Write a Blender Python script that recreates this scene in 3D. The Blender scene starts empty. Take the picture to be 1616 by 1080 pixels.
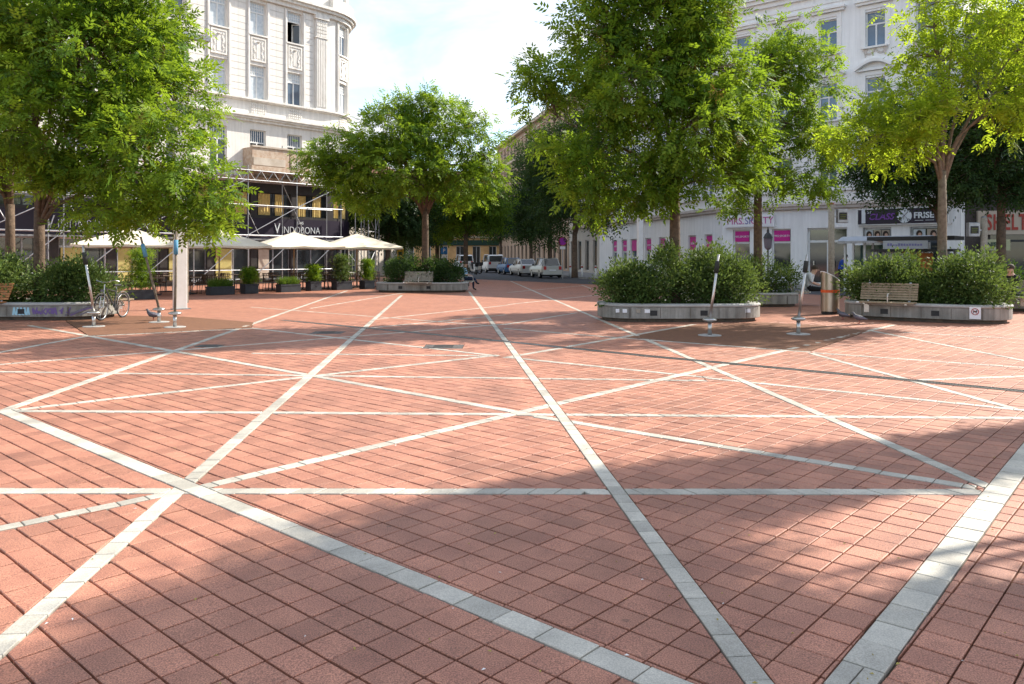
import bpy, bmesh, math, random
import numpy as np
from mathutils import Vector, Matrix
R = math.radians
random.seed(7)
S = bpy.context.scene
C = S.collection

# ------------------------------------------------------------ camera, sky, sun, exposure
FPX, HZ, CH = 1245.0, 405.0, 1.65           # focal length in photo pixels, horizon row, eye height
cam = bpy.data.cameras.new('camera'); cam.sensor_width = 36; cam.lens = FPX / 1616 * 36
cam.shift_y = -(540 - HZ) / 1616; cam.clip_end = 3000
co = bpy.data.objects.new('camera', cam); C.objects.link(co)
co.location = (0, 0, CH); co.rotation_euler = (R(90), 0, 0); S.camera = co

SUN_AZ, SUN_EL = R(60), R(38)               # azimuth from +Y towards +X
wd = bpy.data.worlds.new('World'); S.world = wd; wd.use_nodes = True
nt = wd.node_tree; nd = nt.nodes; lk = nt.links; nd.clear()
sky = nd.new('ShaderNodeTexSky'); sky.sky_type = 'NISHITA'; sky.sun_disc = False
sky.sun_elevation = SUN_EL; sky.sun_rotation = SUN_AZ; sky.air_density = 1.0; sky.dust_density = .5
tc = nd.new('ShaderNodeTexCoord'); sp = nd.new('ShaderNodeSeparateXYZ'); lk.new(tc.outputs['Generated'], sp.inputs[0])
def wmath(op, a, b=None):
    n = nd.new('ShaderNodeMath'); n.operation = op
    for i, x in enumerate((a, b)):
        if x is None: continue
        if isinstance(x, (int, float)): n.inputs[i].default_value = x
        else: lk.new(x, n.inputs[i])
    return n.outputs[0]
zz = wmath('ADD', wmath('MAXIMUM', sp.outputs[2], 0.0), 0.12)
cb = nd.new('ShaderNodeCombineXYZ'); lk.new(wmath('DIVIDE', sp.outputs[0], zz), cb.inputs[0]); lk.new(wmath('DIVIDE', sp.outputs[1], zz), cb.inputs[1])
ns = nd.new('ShaderNodeTexNoise'); ns.inputs['Scale'].default_value = 1.15; ns.inputs['Detail'].default_value = 7; ns.inputs['Roughness'].default_value = .55
ns.inputs['Distortion'].default_value = .4
lk.new(cb.outputs[0], ns.inputs['Vector'])
rp = nd.new('ShaderNodeMapRange'); rp.inputs[1].default_value = .43; rp.inputs[2].default_value = .58; rp.inputs[3].default_value = .02; rp.inputs[4].default_value = .95
lk.new(ns.outputs[0], rp.inputs[0])
mx = nd.new('ShaderNodeMix'); mx.data_type = 'RGBA'; lk.new(rp.outputs[0], mx.inputs[0]); lk.new(sky.outputs[0], mx.inputs[6]); mx.inputs[7].default_value = (3.75, 3.8, 3.85, 1)
bg = nd.new('ShaderNodeBackground'); bg.inputs[1].default_value = .15; lk.new(mx.outputs[2], bg.inputs[0])
wo = nd.new('ShaderNodeOutputWorld'); lk.new(bg.outputs[0], wo.inputs[0])

sl = bpy.data.lights.new('sun', 'SUN'); sl.energy = 4.6; sl.angle = R(.6); sl.color = (1, .93, .82)
so = bpy.data.objects.new('sun', sl); C.objects.link(so)
SUNV = Vector((math.sin(SUN_AZ) * math.cos(SUN_EL), math.cos(SUN_AZ) * math.cos(SUN_EL), math.sin(SUN_EL)))
so.rotation_euler = (-SUNV).to_track_quat('-Z', 'Y').to_euler(); so.location = SUNV * 60
S.view_settings.view_transform = 'Standard'; S.view_settings.look = 'None'; S.view_settings.gamma = 1
S.view_settings.use_curve_mapping = False; S.view_settings.exposure = 1.12
S.render.engine = 'CYCLES'
S.cycles.max_bounces = 5; S.cycles.diffuse_bounces = 3; S.cycles.glossy_bounces = 2; S.cycles.transmission_bounces = 4; S.cycles.transparent_max_bounces = 6

# ------------------------------------------------------------ helpers
def gp(u, v):
    Y = FPX * CH / (v - HZ); return ((u - 808) / FPX * Y, Y)
def at(u, v, Y): return ((u - 808) / FPX * Y, Y, CH + (HZ - v) / FPX * Y)

MATS = {}
def mat(name, col, rough=.75, col2=None, scale=6, detail=4, bump=0, bscale=40, metal=0, spec=.35, tint=0, fine=0, lo=.35, hi=.65, bdist=.01, streak=0, dirt=0):
    m = bpy.data.materials.new(name); m.use_nodes = True; MATS[name] = m
    t = m.node_tree; n = t.nodes; l = t.links; b = n['Principled BSDF']
    b.inputs['Base Color'].default_value = (*col, 1); b.inputs['Roughness'].default_value = rough
    b.inputs['Metallic'].default_value = metal; b.inputs['Specular IOR Level'].default_value = spec
    tcn = n.new('ShaderNodeTexCoord'); cur = None
    def noise(sc, d=4, r=.6):
        x = n.new('ShaderNodeTexNoise'); x.inputs['Scale'].default_value = sc; x.inputs['Detail'].default_value = d; x.inputs['Roughness'].default_value = r
        l.new(tcn.outputs['Object'], x.inputs['Vector']); return x.outputs[0]
    def mixc(f, a, c, mode='MIX'):
        x = n.new('ShaderNodeMix'); x.data_type = 'RGBA'; x.blend_type = mode
        if isinstance(f, (int, float)): x.inputs[0].default_value = f
        else: l.new(f, x.inputs[0])
        for i, q in ((6, a), (7, c)):
            if isinstance(q, tuple): x.inputs[i].default_value = (*q, 1)
            else: l.new(q, x.inputs[i])
        return x.outputs[2]
    if col2:
        mr = n.new('ShaderNodeMapRange'); mr.inputs[1].default_value = lo; mr.inputs[2].default_value = hi; l.new(noise(scale, detail), mr.inputs[0])
        cur = mixc(mr.outputs[0], col, col2)
    if fine:
        mr = n.new('ShaderNodeMapRange'); mr.inputs[1].default_value = .36; mr.inputs[2].default_value = .64; mr.inputs[3].default_value = 1 - fine; mr.inputs[4].default_value = 1 + fine
        l.new(noise(150, 2, .7), mr.inputs[0])
        x = n.new('ShaderNodeMix'); x.data_type = 'RGBA'; x.blend_type = 'MULTIPLY'; x.inputs[0].default_value = 1
        if cur is None: x.inputs[6].default_value = (*col, 1)
        else: l.new(cur, x.inputs[6])
        l.new(mr.outputs[0], x.inputs[7]); cur = x.outputs[2]
    def mult(f):
        x = n.new('ShaderNodeMix'); x.data_type = 'RGBA'; x.blend_type = 'MULTIPLY'; x.inputs[0].default_value = 1
        if cur is None: x.inputs[6].default_value = (*col, 1)
        else: l.new(cur, x.inputs[6])
        l.new(f, x.inputs[7]); return x.outputs[2]
    def rng_(src, a_, b_, c_, d_):
        mr = n.new('ShaderNodeMapRange'); mr.inputs[1].default_value = a_; mr.inputs[2].default_value = b_; mr.inputs[3].default_value = c_; mr.inputs[4].default_value = d_; l.new(src, mr.inputs[0]); return mr.outputs[0]
    if streak:
        mpn = n.new('ShaderNodeMapping'); mpn.inputs['Scale'].default_value = (5, 5, .35); l.new(tcn.outputs['Object'], mpn.inputs[0])
        x = n.new('ShaderNodeTexNoise'); x.inputs['Scale'].default_value = 1; x.inputs['Detail'].default_value = 5; x.inputs['Roughness'].default_value = .7; l.new(mpn.outputs[0], x.inputs['Vector'])
        cur = mult(rng_(x.outputs[0], .38, .66, 1 - streak, 1.03))
    if dirt:
        cur = mult(rng_(noise(.9, 7, .65), .36, .62, 1 - dirt, 1.06)); cur = mult(rng_(noise(7, 4, .6), .28, .44, 1 - dirt*.8, 1.0))
        vo = n.new('ShaderNodeTexVoronoi'); vo.inputs['Scale'].default_value = 2.6; l.new(tcn.outputs['Object'], vo.inputs['Vector']); cur = mult(rng_(vo.outputs['Distance'], .035, .055, .62, 1.0))
    if tint:
        a = n.new('ShaderNodeAttribute'); a.attribute_name = 'tint'
        mr = n.new('ShaderNodeMapRange'); mr.inputs[3].default_value = 1 - tint; mr.inputs[4].default_value = 1 + tint; l.new(a.outputs['Fac'], mr.inputs[0])
        x = n.new('ShaderNodeMix'); x.data_type = 'RGBA'; x.blend_type = 'MULTIPLY'; x.inputs[0].default_value = 1
        if cur is None: x.inputs[6].default_value = (*col, 1)
        else: l.new(cur, x.inputs[6])
        l.new(mr.outputs[0], x.inputs[7]); cur = x.outputs[2]
    if cur is not None: l.new(cur, b.inputs['Base Color'])
    if bump:
        bp = n.new('ShaderNodeBump'); bp.inputs['Strength'].default_value = bump; bp.inputs['Distance'].default_value = bdist
        l.new(noise(bscale, 5), bp.inputs['Height']); l.new(bp.outputs[0], b.inputs['Normal'])
    return m

def leafmat(name, stops, trans=.42, tcol=(.30, .42, .03)):
    m = bpy.data.materials.new(name); m.use_nodes = True; MATS[name] = m
    t = m.node_tree; n = t.nodes; l = t.links; b = n['Principled BSDF']; out = n['Material Output']
    a = n.new('ShaderNodeAttribute'); a.attribute_name = 'tint'
    rr = n.new('ShaderNodeValToRGB'); l.new(a.outputs['Fac'], rr.inputs[0])
    e = rr.color_ramp.elements
    while len(e) < len(stops): e.new(.5)
    for i, (p, c) in enumerate(stops): e[i].position = p; e[i].color = (*c, 1)
    l.new(rr.outputs[0], b.inputs['Base Color']); b.inputs['Roughness'].default_value = .6; b.inputs['Specular IOR Level'].default_value = .22
    tr = n.new('ShaderNodeBsdfTranslucent')
    mxx = n.new('ShaderNodeMix'); mxx.data_type = 'RGBA'; mxx.inputs[0].default_value = .55; l.new(rr.outputs[0], mxx.inputs[6]); mxx.inputs[7].default_value = (*tcol, 1)
    l.new(mxx.outputs[2], tr.inputs[0])
    ms = n.new('ShaderNodeMixShader'); ms.inputs[0].default_value = trans; l.new(b.outputs[0], ms.inputs[1]); l.new(tr.outputs[0], ms.inputs[2])
    l.new(ms.outputs[0], out.inputs[0])
    return m

class MB:
    def __init__(s): s.v = []; s.f = []; s.m = []; s.k = 0
    def add(s, vs, fs):
        o = len(s.v); s.v.extend(tuple(x) for x in vs)
        for f in fs: s.f.append([i + o for i in f]); s.m.append(s.k)
        return s
    def box(s, x0, x1, y0, y1, z0, z1, nx=1):
        if nx == 1:
            return s.add([(x0,y0,z0),(x1,y0,z0),(x1,y1,z0),(x0,y1,z0),(x0,y0,z1),(x1,y0,z1),(x1,y1,z1),(x0,y1,z1)],
                  [(0,3,2,1),(4,5,6,7),(0,1,5,4),(1,2,6,5),(2,3,7,6),(3,0,4,7)])
        vs = []; fs = []
        for i in range(nx + 1):
            x = x0 + (x1 - x0) * i / nx; vs += [(x,y0,z0),(x,y1,z0),(x,y1,z1),(x,y0,z1)]
        for i in range(nx):
            a = 4 * i; b = a + 4
            for j in range(4): fs.append((a + j, a + (j + 1) % 4, b + (j + 1) % 4, b + j)[::-1])
        fs += [(0,1,2,3), tuple(4 * nx + j for j in (3,2,1,0))]
        return s.add(vs, fs)
    def bar(s, p0, p1, w, h, up=(0,0,1)):
        p0 = Vector(p0); p1 = Vector(p1); d = (p1 - p0).normalized(); up = Vector(up)
        if abs(d.dot(up)) > .98: up = Vector((1,0,0))
        x = d.cross(up).normalized(); y = x.cross(d)
        vs = []
        for p in (p0, p1):
            for a, b in ((-1,-1),(1,-1),(1,1),(-1,1)): vs.append(p + x * (a * w / 2) + y * (b * h / 2))
        return s.add(vs, [(0,1,2,3),(7,6,5,4),(0,4,5,1),(1,5,6,2),(2,6,7,3),(3,7,4,0)])
    def path(s, pts, rad, n=8, cap=True, closed=False):
        pts = [Vector(p) for p in pts]
        if not hasattr(rad, '__len__'): rad = [rad] * len(pts)
        N = len(pts); vs = []; ref = None
        for i, p in enumerate(pts):
            if closed: d = pts[(i + 1) % N] - pts[i - 1]
            else: d = pts[min(i + 1, N - 1)] - pts[max(i - 1, 0)]
            d.normalize()
            if ref is None: ref = Vector((0,0,1)) if abs(d.z) < .9 else Vector((1,0,0))
            x = d.cross(ref).normalized(); y = x.cross(d); ref = y if abs(d.dot(y)) < .9 else ref
            for k in range(n):
                a = 2 * math.pi * k / n; vs.append(p + (x * math.cos(a) + y * math.sin(a)) * rad[i])
        fs = []
        for i in range(N if closed else N - 1):
            j = (i + 1) % N
            for k in range(n): fs.append((i*n+k, i*n+(k+1)%n, j*n+(k+1)%n, j*n+k))
        if cap and not closed: fs += [tuple(range(n))[::-1], tuple((N-1)*n+k for k in range(n))]
        return s.add(vs, fs)
    def tube(s, p0, p1, r0, r1=None, n=8): return s.path([p0, p1], [r0, r0 if r1 is None else r1], n)
    def lathe(s, prof, n=16, c=(0,0,0), cap=True):
        vs = []; fs = []
        for r, z in prof:
            for k in range(n):
                a = 2*math.pi*k/n; vs.append((c[0]+r*math.cos(a), c[1]+r*math.sin(a), c[2]+z))
        for i in range(len(prof)-1):
            for k in range(n): fs.append((i*n+k, i*n+(k+1)%n, (i+1)*n+(k+1)%n, (i+1)*n+k))
        if cap: fs += [tuple(range(n))[::-1], tuple((len(prof)-1)*n+k for k in range(n))]
        return s.add(vs, fs)
    def prism(s, poly, z0, z1):
        n = len(poly); vs = [(x,y,z0) for x,y in poly] + [(x,y,z1) for x,y in poly]
        return s.add(vs, [tuple(range(n))[::-1], tuple(range(n,2*n))] + [(i,(i+1)%n,n+(i+1)%n,n+i) for i in range(n)])
    def prism_y(s, poly, y0, y1):                     # polygon in x,z extruded along y
        n = len(poly); vs = [(x,y0,z) for x,z in poly] + [(x,y1,z) for x,z in poly]
        return s.add(vs, [tuple(range(n)), tuple(range(n,2*n))[::-1]] + [(i,n+i,n+(i+1)%n,(i+1)%n) for i in range(n)])
    def build(s, name, mats, parent=None, loc=(0,0,0), rotz=0, smooth=False, bevel=0, bend=None, tint=None):
        if not isinstance(mats, (list, tuple)): mats = [mats]
        me = bpy.data.meshes.new(name)
        me.from_pydata([bend(*p) for p in s.v] if bend else s.v, [], s.f)
        for m in mats: me.materials.append(MATS[m] if isinstance(m, str) else m)
        if len(mats) > 1: me.polygons.foreach_set('material_index', s.m)
        if smooth: me.polygons.foreach_set('use_smooth', [True] * len(me.polygons))
        if tint is not None:
            a = me.attributes.new('tint', 'FLOAT', 'FACE')
            a.data.foreach_set('value', tint if hasattr(tint, '__len__') else [tint] * len(me.polygons))
        me.validate(); me.update()
        return link(name, me, parent, loc, rotz, bevel)

def link(name, me, parent=None, loc=(0,0,0), rotz=0, bevel=0):
    o = bpy.data.objects.new(name, me); C.objects.link(o)
    o.location = loc; o.rotation_euler = (0, 0, rotz)
    if parent: o.parent = parent
    if bevel:
        b = o.modifiers.new('bevel', 'BEVEL'); b.width = bevel; b.segments = 2; b.limit_method = 'ANGLE'; b.angle_limit = R(40)
    return o
LABELS = set()
def tag(o, label, cat, group=None, kind=None):
    o['label'] = label; o['category'] = cat
    if group: o['group'] = group
    if kind: o['kind'] = kind
    return o
def thing(name, label, cat, loc=(0,0,0), rotz=0, group=None):
    o = bpy.data.objects.new(name, None); C.objects.link(o); o.location = loc; o.rotation_euler = (0,0,rotz); o.empty_display_size = .2
    return tag(o, label, cat, group)
def struct(o): o['kind'] = 'structure'; return o
def copy_tree(o, parent=None):
    c = o.copy(); C.objects.link(c); c.parent = parent
    for ch in list(o.children): copy_tree(ch, c)
    return c
def text(parent, s, size, loc, mats, depth=.02, rotz=0, xs=1, align='CENTER', name='lettering', space=1, shear=0, bold=0):
    cu = bpy.data.curves.new('t', 'FONT'); cu.body = s; cu.size = size; cu.extrude = depth / 2; cu.align_x = align; cu.align_y = 'CENTER'
    cu.space_character = space; cu.shear = shear; cu.offset = bold; cu.resolution_u = 3
    to = bpy.data.objects.new('t', cu); C.objects.link(to)
    dg = bpy.context.evaluated_depsgraph_get(); me = bpy.data.meshes.new_from_object(to.evaluated_get(dg)); bpy.data.objects.remove(to)
    me.materials.clear(); me.materials.append(MATS[mats])
    me.transform(Matrix.Rotation(R(90), 4, 'X') @ Matrix.Diagonal((xs, 1, 1, 1)))
    return link(name, me, parent, loc, rotz)

def fastmesh(name, V, quads, mats, tint=None, midx=None):
    """mesh from numpy arrays: V (n,3), quads (m,4)"""
    me = bpy.data.meshes.new(name); V = np.asarray(V, np.float32); Q = np.asarray(quads, np.int32)
    me.vertices.add(len(V)); me.vertices.foreach_set('co', V.ravel())
    me.loops.add(Q.size); me.loops.foreach_set('vertex_index', Q.ravel())
    me.polygons.add(len(Q)); me.polygons.foreach_set('loop_start', np.arange(0, Q.size, Q.shape[1], dtype=np.int32))
    for m in mats: me.materials.append(MATS[m])
    if midx is not None: me.polygons.foreach_set('material_index', np.asarray(midx, np.int32))
    if tint is not None:
        a = me.attributes.new('tint', 'FLOAT', 'FACE'); a.data.foreach_set('value', np.asarray(tint, np.float32))
    me.update(calc_edges=True)
    return me

# ------------------------------------------------------------ materials
mat('brick', (.405, .178, .112), .62, (.33, .138, .088), 3.0, 5, bump=.22, bscale=260, tint=.16, fine=.5, bdist=.004, dirt=.22, spec=.5)
mat('slab', (.50, .462, .385), .62, (.40, .37, .31), 4.0, 5, bump=.2, bscale=200, tint=.18, fine=.2, bdist=.003, dirt=.22, spec=.5)
mat('mortar', (.045, .036, .028), .95, (.10, .082, .05), 22, 5, bump=.5, bscale=90)
mat('rubber', (.19, .088, .046), .95, (.14, .064, .036), 7, 5, bump=.3, bscale=150, fine=.3)
mat('asphalt', (.06, .062, .068), .9, (.09, .09, .095), 1.2, 6, bump=.3, bscale=80, fine=.2)
mat('sidewalk', (.26, .255, .25), .9, (.20, .195, .19), 1.0, 5, bump=.2, fine=.15)
mat('kerbstone', (.40, .39, .37), .85, (.30, .29, .28), 3)
mat('concrete', (.36, .345, .31), .85, (.25, .235, .205), 2.2, 6, bump=.25, bscale=50, fine=.14, streak=.38)
mat('concrete_rim', (.42, .41, .39), .8, (.31, .30, .28), 3, 5, bump=.2, bscale=60, fine=.1)
mat('plinth', (.13, .10, .075), .95, (.07, .06, .05), 8)
mat('soil', (.055, .04, .028), 1, (.03, .024, .018), 14, 5, bump=.6, bscale=30, bdist=.03)
mat('bark', (.16, .11, .075), .95, (.085, .06, .042), 9, 6, bump=.9, bscale=28, bdist=.03)
mat('bark_grey', (.22, .18, .13), .95, (.12, .095, .07), 9, 6, bump=.8, bscale=28, bdist=.02)
mat('steel', (.55, .54, .52), .32, (.46, .44, .42), 9, metal=.9, spec=.5)
mat('galv', (.40, .41, .43), .45, (.28, .29, .30), 5, metal=.7)
mat('bin_steel', (.50, .45, .38), .33, (.40, .36, .31), 3, metal=.92)
mat('orange', (.75, .12, .03), .55); mat('black', (.018, .018, .02), .55, (.03, .03, .03), 8); mat('foam', (.03, .032, .028), .9)
mat('bluefoam', (.10, .26, .38), .85); mat('dark_metal', (.04, .042, .045), .45, metal=.4)
mat('wood', (.34, .26, .17), .75, (.24, .18, .115), 14, 5, bump=.2); mat('wood_grey', (.36, .32, .26), .8, (.25, .22, .18), 14, 5, bump=.2)
mat('wood_orange', (.50, .22, .08), .65, (.38, .16, .06), 14, 5)
mat('canvas', (.70, .63, .50), .85, (.62, .55, .43), 2); mat('pole_wood', (.55, .43, .27), .6)
mat('rattan', (.075, .045, .03), .7, (.12, .07, .04), 30); mat('tabletop', (.32, .24, .17), .5)
mat('cream', (.80, .765, .71), .85, (.72, .68, .625), 1.3, 6, bump=.12, bscale=25, fine=.06, streak=.16)
mat('cream_trim', (.83, .80, .75), .82, (.74, .705, .65), 2.2, 6, bump=.1, bscale=30, fine=.05, streak=.2)
mat('cream_dirty', (.52, .455, .38), .9, (.40, .33, .26), 1.6, 6, bump=.3, bscale=20, fine=.1)
mat('white_wall', (.875, .87, .86), .85, (.825, .82, .81), .8, 6, bump=.08, bscale=20, fine=.04, streak=.10)
mat('white_trim', (.84, .83, .81), .82, (.76, .75, .73), 1.5, 5, fine=.04)
mat('grey_cornice', (.60, .54, .49), .85, (.50, .45, .41), 2, 5)
mat('beige_wall', (.58, .52, .44), .88, (.50, .44, .37), .8, 6, fine=.05)
mat('tan_wall', (.52, .36, .25), .88, (.44, .30, .21), .8, 6, fine=.06); mat('tan_trim', (.60, .48, .35), .85)
mat('orange_wall', (.74, .45, .20), .88, (.52, .30, .13), .7, 5)
mat('old_brick', (.40, .27, .19), .95, (.52, .43, .34), 5, 6, bump=.6, bscale=25, bdist=.03)
mat('white_paint', (.75, .75, .74), .45, (.68, .68, .66), 4)
mat('glass', (.10, .14, .19), .04, (.06, .09, .13), 1.2, spec=.9); mat('glass_dark', (.02, .024, .026), .05, (.035, .04, .04), 2, spec=.8)
mat('curtain', (.42, .48, .53), .25, (.60, .64, .66), 5, spec=.6); mat('glass_green', (.05, .11, .10), .07, (.03, .07, .07), 2, spec=.8)
mat('interior', (.02, .016, .014), .9); mat('shop_dark', (.025, .022, .022), .5, (.04, .034, .03), 3)
mat('yellow_panel', (.52, .45, .16), .75, (.44, .37, .13), 2); mat('curtain_yellow', (.60, .46, .17), .8, (.48, .35, .12), 9)
mat('magenta', (.55, .015, .25), .5); mat('pinktext', (.50, .08, .30), .5); mat('bluetext', (.20, .20, .42), .5); mat('purple', (.17, .05, .30), .5)
mat('sign_dark', (.018, .012, .025), .45); mat('sign_white', (.78, .78, .80), .5); mat('sign_red', (.40, .05, .03), .6, (.28, .04, .03), 10)
mat('sign_beige', (.45, .38, .30), .8); mat('sign_yellowish', (.42, .42, .26), .7); mat('sign_blue', (.02, .16, .45), .5); mat('sign_purple', (.30, .03, .32), .5)
mat('letter_white', (.62, .66, .68), .5); mat('yellow', (.70, .48, .04), .6); mat('graffiti_blue', (.35, .58, .68), .7); mat('graffiti_purple', (.16, .10, .26), .7); mat('graffiti_grey', (.16, .14, .17), .7)
mat('planter_box', (.022, .026, .034), .55, (.035, .04, .05), 6); mat('rubber_tyre', (.02, .02, .021), .8)
mat('car_silver', (.50, .50, .48), .3, metal=.35, spec=.5); mat('car_white', (.70, .70, .69), .3, spec=.5); mat('car_blue', (.05, .15, .34), .28, metal=.2, spec=.5); mat('car_dark', (.05, .055, .06), .3)
mat('tail_red', (.45, .02, .02), .3); mat('plastic', (.03, .03, .032), .6); mat('rim', (.42, .42, .43), .35, metal=.8)
mat('skin', (.52, .32, .23), .6); mat('shirt_blue', (.28, .47, .62), .85); mat('trousers', (.02, .028, .06), .85); mat('shoe', (.02, .018, .016), .6); mat('hair', (.05, .035, .025), .8)
mat('jacket_blue', (.02, .07, .36), .8); mat('shirt_grey', (.45, .47, .48), .85, (.62, .63, .64), 25); mat('cloth_black', (.015, .015, .017), .9)
mat('pigeon', (.13, .13, .15), .7, (.06, .06, .07), 30); mat('leafbit', (.36, .28, .07), .8); mat('litter', (.72, .71, .68), .8); mat('iron', (.09, .085, .08), .65, (.13, .12, .11), 12, metal=.3)
mat('stone_shade', (.05, .042, .04), .8, (.085, .07, .065), 14, 6, fine=.4); mat('roof_tile', (.20, .09, .06), .9); mat('poster_orange', (.62, .22, .06), .6); mat('green_dark', (.02, .05, .035), .6)
mat('shelter_roof', (.42, .46, .52), .35, spec=.5); mat('flower', (.72, .70, .60), .8); mat('led', (.10, .12, .02), .5); mat('net', (.08, .075, .07), .9)
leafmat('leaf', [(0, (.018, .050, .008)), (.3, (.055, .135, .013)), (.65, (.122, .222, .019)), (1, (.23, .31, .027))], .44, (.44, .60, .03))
leafmat('leaf_backlit', [(0, (.05, .10, .008)), (.4, (.12, .21, .014)), (.75, (.20, .30, .02)), (1, (.28, .36, .028))], .58, (.66, .80, .04))  # lighter copy of the leaf colours, backlight put into the tone
leafmat('leaf_dark', [(0, (.012, .032, .01)), (.5, (.026, .062, .018)), (1, (.05, .10, .025))], .35, (.14, .24, .03))  # darkened copy of the leaf colours, shade of the rear trees put in
leafmat('leaf_shrub', [(0, (.016, .034, .010)), (.4, (.058, .110, .024)), (.75, (.125, .19, .05)), (1, (.28, .32, .13))], .32, (.24, .32, .05))
leafmat('leaf_grass', [(0, (.04, .09, .012)), (1, (.12, .22, .03))], .35)
leafmat('seed', [(0, (.13, .07, .02)), (1, (.26, .13, .04))], .3, (.4, .2, .04))
# ------------------------------------------------------------ ground
TH = R(-41.8); EI = (math.cos(TH), math.sin(TH)); EJ = (-math.sin(TH), math.cos(TH)); TA, TB = .1169 * CH, .1048 * CH
def area(p): return .5 * sum(p[i-1][0] * p[i][1] - p[i][0] * p[i-1][1] for i in range(len(p)))
def clip(p, n, d):                                  # keep n.x <= d
    out = []
    for i in range(len(p)):
        a, b = p[i-1], p[i]; da = n[0]*a[0]+n[1]*a[1]-d; db = n[0]*b[0]+n[1]*b[1]-d
        if (da <= 0) != (db <= 0):
            t = da / (da - db); out.append((a[0]+(b[0]-a[0])*t, a[1]+(b[1]-a[1])*t))
        if db <= 0: out.append(b)
    return out
def edges(c):                                       # outward half planes of a ccw convex polygon
    r = []
    for i in range(len(c)):
        a, b = c[i-1], c[i]; L = math.hypot(b[0]-a[0], b[1]-a[1]); n = ((b[1]-a[1])/L, -(b[0]-a[0])/L); r.append((n, n[0]*a[0]+n[1]*a[1]))
    return r
def diff(p, E):
    out = []; rem = p
    for n, d in E:
        o = clip(rem, (-n[0], -n[1]), -d)
        if len(o) > 2 and abs(area(o)) > 2e-4: out.append(o)
        rem = clip(rem, n, d)
        if len(rem) < 3 or abs(area(rem)) < 1e-5: return out
    return out
def inter(p, E):
    for n, d in E:
        p = clip(p, n, d)
        if len(p) < 3: return []
    return p
def clean(p):
    q = []
    for x in p:
        if not q or math.hypot(x[0]-q[-1][0], x[1]-q[-1][1]) > .004: q.append(x)
    if len(q) > 1 and math.hypot(q[0][0]-q[-1][0], q[0][1]-q[-1][1]) <= .004: q.pop()
    return q
def inset(p, g):
    q = p
    for n, d in edges(p):
        q = clip(q, n, d - g)
        if len(q) < 3: return []
    return clean(q)
def ccw(p): return p if area(p) > 0 else p[::-1]

# light stone strips: (u0,v0,u1,v1,width)
STR = [(5,648,1062,1083,.155),(1616,722.5,1335,1088,.18),(740,460,1206,1088,.122),(634,466,-30,1046,.128),(300,773,1410,513,.128),(-60,775,1552,776.5,.14),
 (-60,846,262,780,.115),(0,650,548,459,.13),(0,650,786,560.5,.12),(0,648.5,1640,660,.12),(-40,586.5,1115,601,.11),(806,444,1562,769,.125),(846,657,1540,770,.125),
 (47,514,852,657,.13),(-20,560,136,531,.12),(136,531,398,518.5,.12),(-20,577,802,511.5,.11),(396,485,785,515,.11),(592,504.5,800,482,.11),(396,518,786,562,.12),
 (796,565,1096,512,.12),(798,564,1117,596,.12),(983,533.5,1278,556,.11),(1117,597,1640,650,.12),(1280,558,1600,645,.12),(1283,557,1640,582,.12),(1374,522,1640,574,.12),
 (1424,524.5,1640,537,.11),(1450,600,1640,593,.11),(800,481,952,465,.11),(800,462,920,451,.11),(918,450,952,463,.11),(796,512.5,910,494,.11),(796,518.5,985,534,.11),
 (398,558,786,562,.11),(490,487,640,462,.11),(560,520,800,497,.10)]
strips = []
for u0, v0, u1, v1, w in STR:
    w = w*.93
    a, b = gp(u0, v0), gp(u1, v1); L = math.hypot(b[0]-a[0], b[1]-a[1]); d = ((b[0]-a[0])/L, (b[1]-a[1])/L); n = (-d[1], d[0])
    e0 = 4.5 if u0 >= 1600 or u0 <= -15 else 0; e1 = 4.5 if u1 >= 1610 or u1 <= -15 else (.5 if v1 > 1080 else 0)   # lines run on past the picture edge
    a = (a[0]-d[0]*e0, a[1]-d[1]*e0); b = (b[0]+d[0]*e1, b[1]+d[1]*e1); L += e0+e1
    strips.append((a, b, d, n, L, w, ccw([(a[0]-n[0]*w/2, a[1]-n[1]*w/2), (b[0]-n[0]*w/2, b[1]-n[1]*w/2), (b[0]+n[0]*w/2, b[1]+n[1]*w/2), (a[0]+n[0]*w/2, a[1]+n[1]*w/2)])))
SE = [edges(s[6]) for s in strips]
SB = np.array([[min(p[0] for p in s[6]), max(p[0] for p in s[6]), min(p[1] for p in s[6]), max(p[1] for p in s[6])] for s in strips])
# brown play surfaces under the tilting poles and the drain channel
RUB = [ccw([gp(*q) for q in ((100,505),(139,530.5),(396,518),(402,509),(290,500),(180,498))]), ccw([gp(*q) for q in ((986,533),(1276,555.5),(1372,522.5),(1300,514),(1200,509),(1094,513))])]
DR = [(444.5,505.5),(605,520.5),(800,539.5),(1025,562.5),(1216,580),(1389,596),(1680,624)]
DRG = [gp(*q) for q in DR]; DW = .17; DRG[-1] = (DRG[-1][0] + 3*(DRG[-1][0]-DRG[-2][0]), DRG[-1][1] + 3*(DRG[-1][1]-DRG[-2][1]))
drains = []
for a, b in zip(DRG[:-1], DRG[1:]):
    L = math.hypot(b[0]-a[0], b[1]-a[1]); d = ((b[0]-a[0])/L, (b[1]-a[1])/L); n = (-d[1]*DW/2, d[0]*DW/2)
    drains.append(ccw([(a[0]-n[0], a[1]-n[1]), (b[0]-n[0], b[1]-n[1]), (b[0]+n[0], b[1]+n[1]), (a[0]+n[0], a[1]+n[1])]))
HOLES = []
MAN = [gp(700,547), gp(330,546), gp(517,525)]; MR = [.36, .24, .34]
for c, r in zip(MAN, MR): HOLES.append(ccw([(c[0]-r, c[1]-r*.9), (c[0]+r, c[1]-r*.9), (c[0]+r, c[1]+r*.9), (c[0]-r, c[1]+r*.9)]))
OBST = drains + HOLES
OE = [edges(o) for o in OBST]; RE = [edges(r) for r in RUB]
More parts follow.
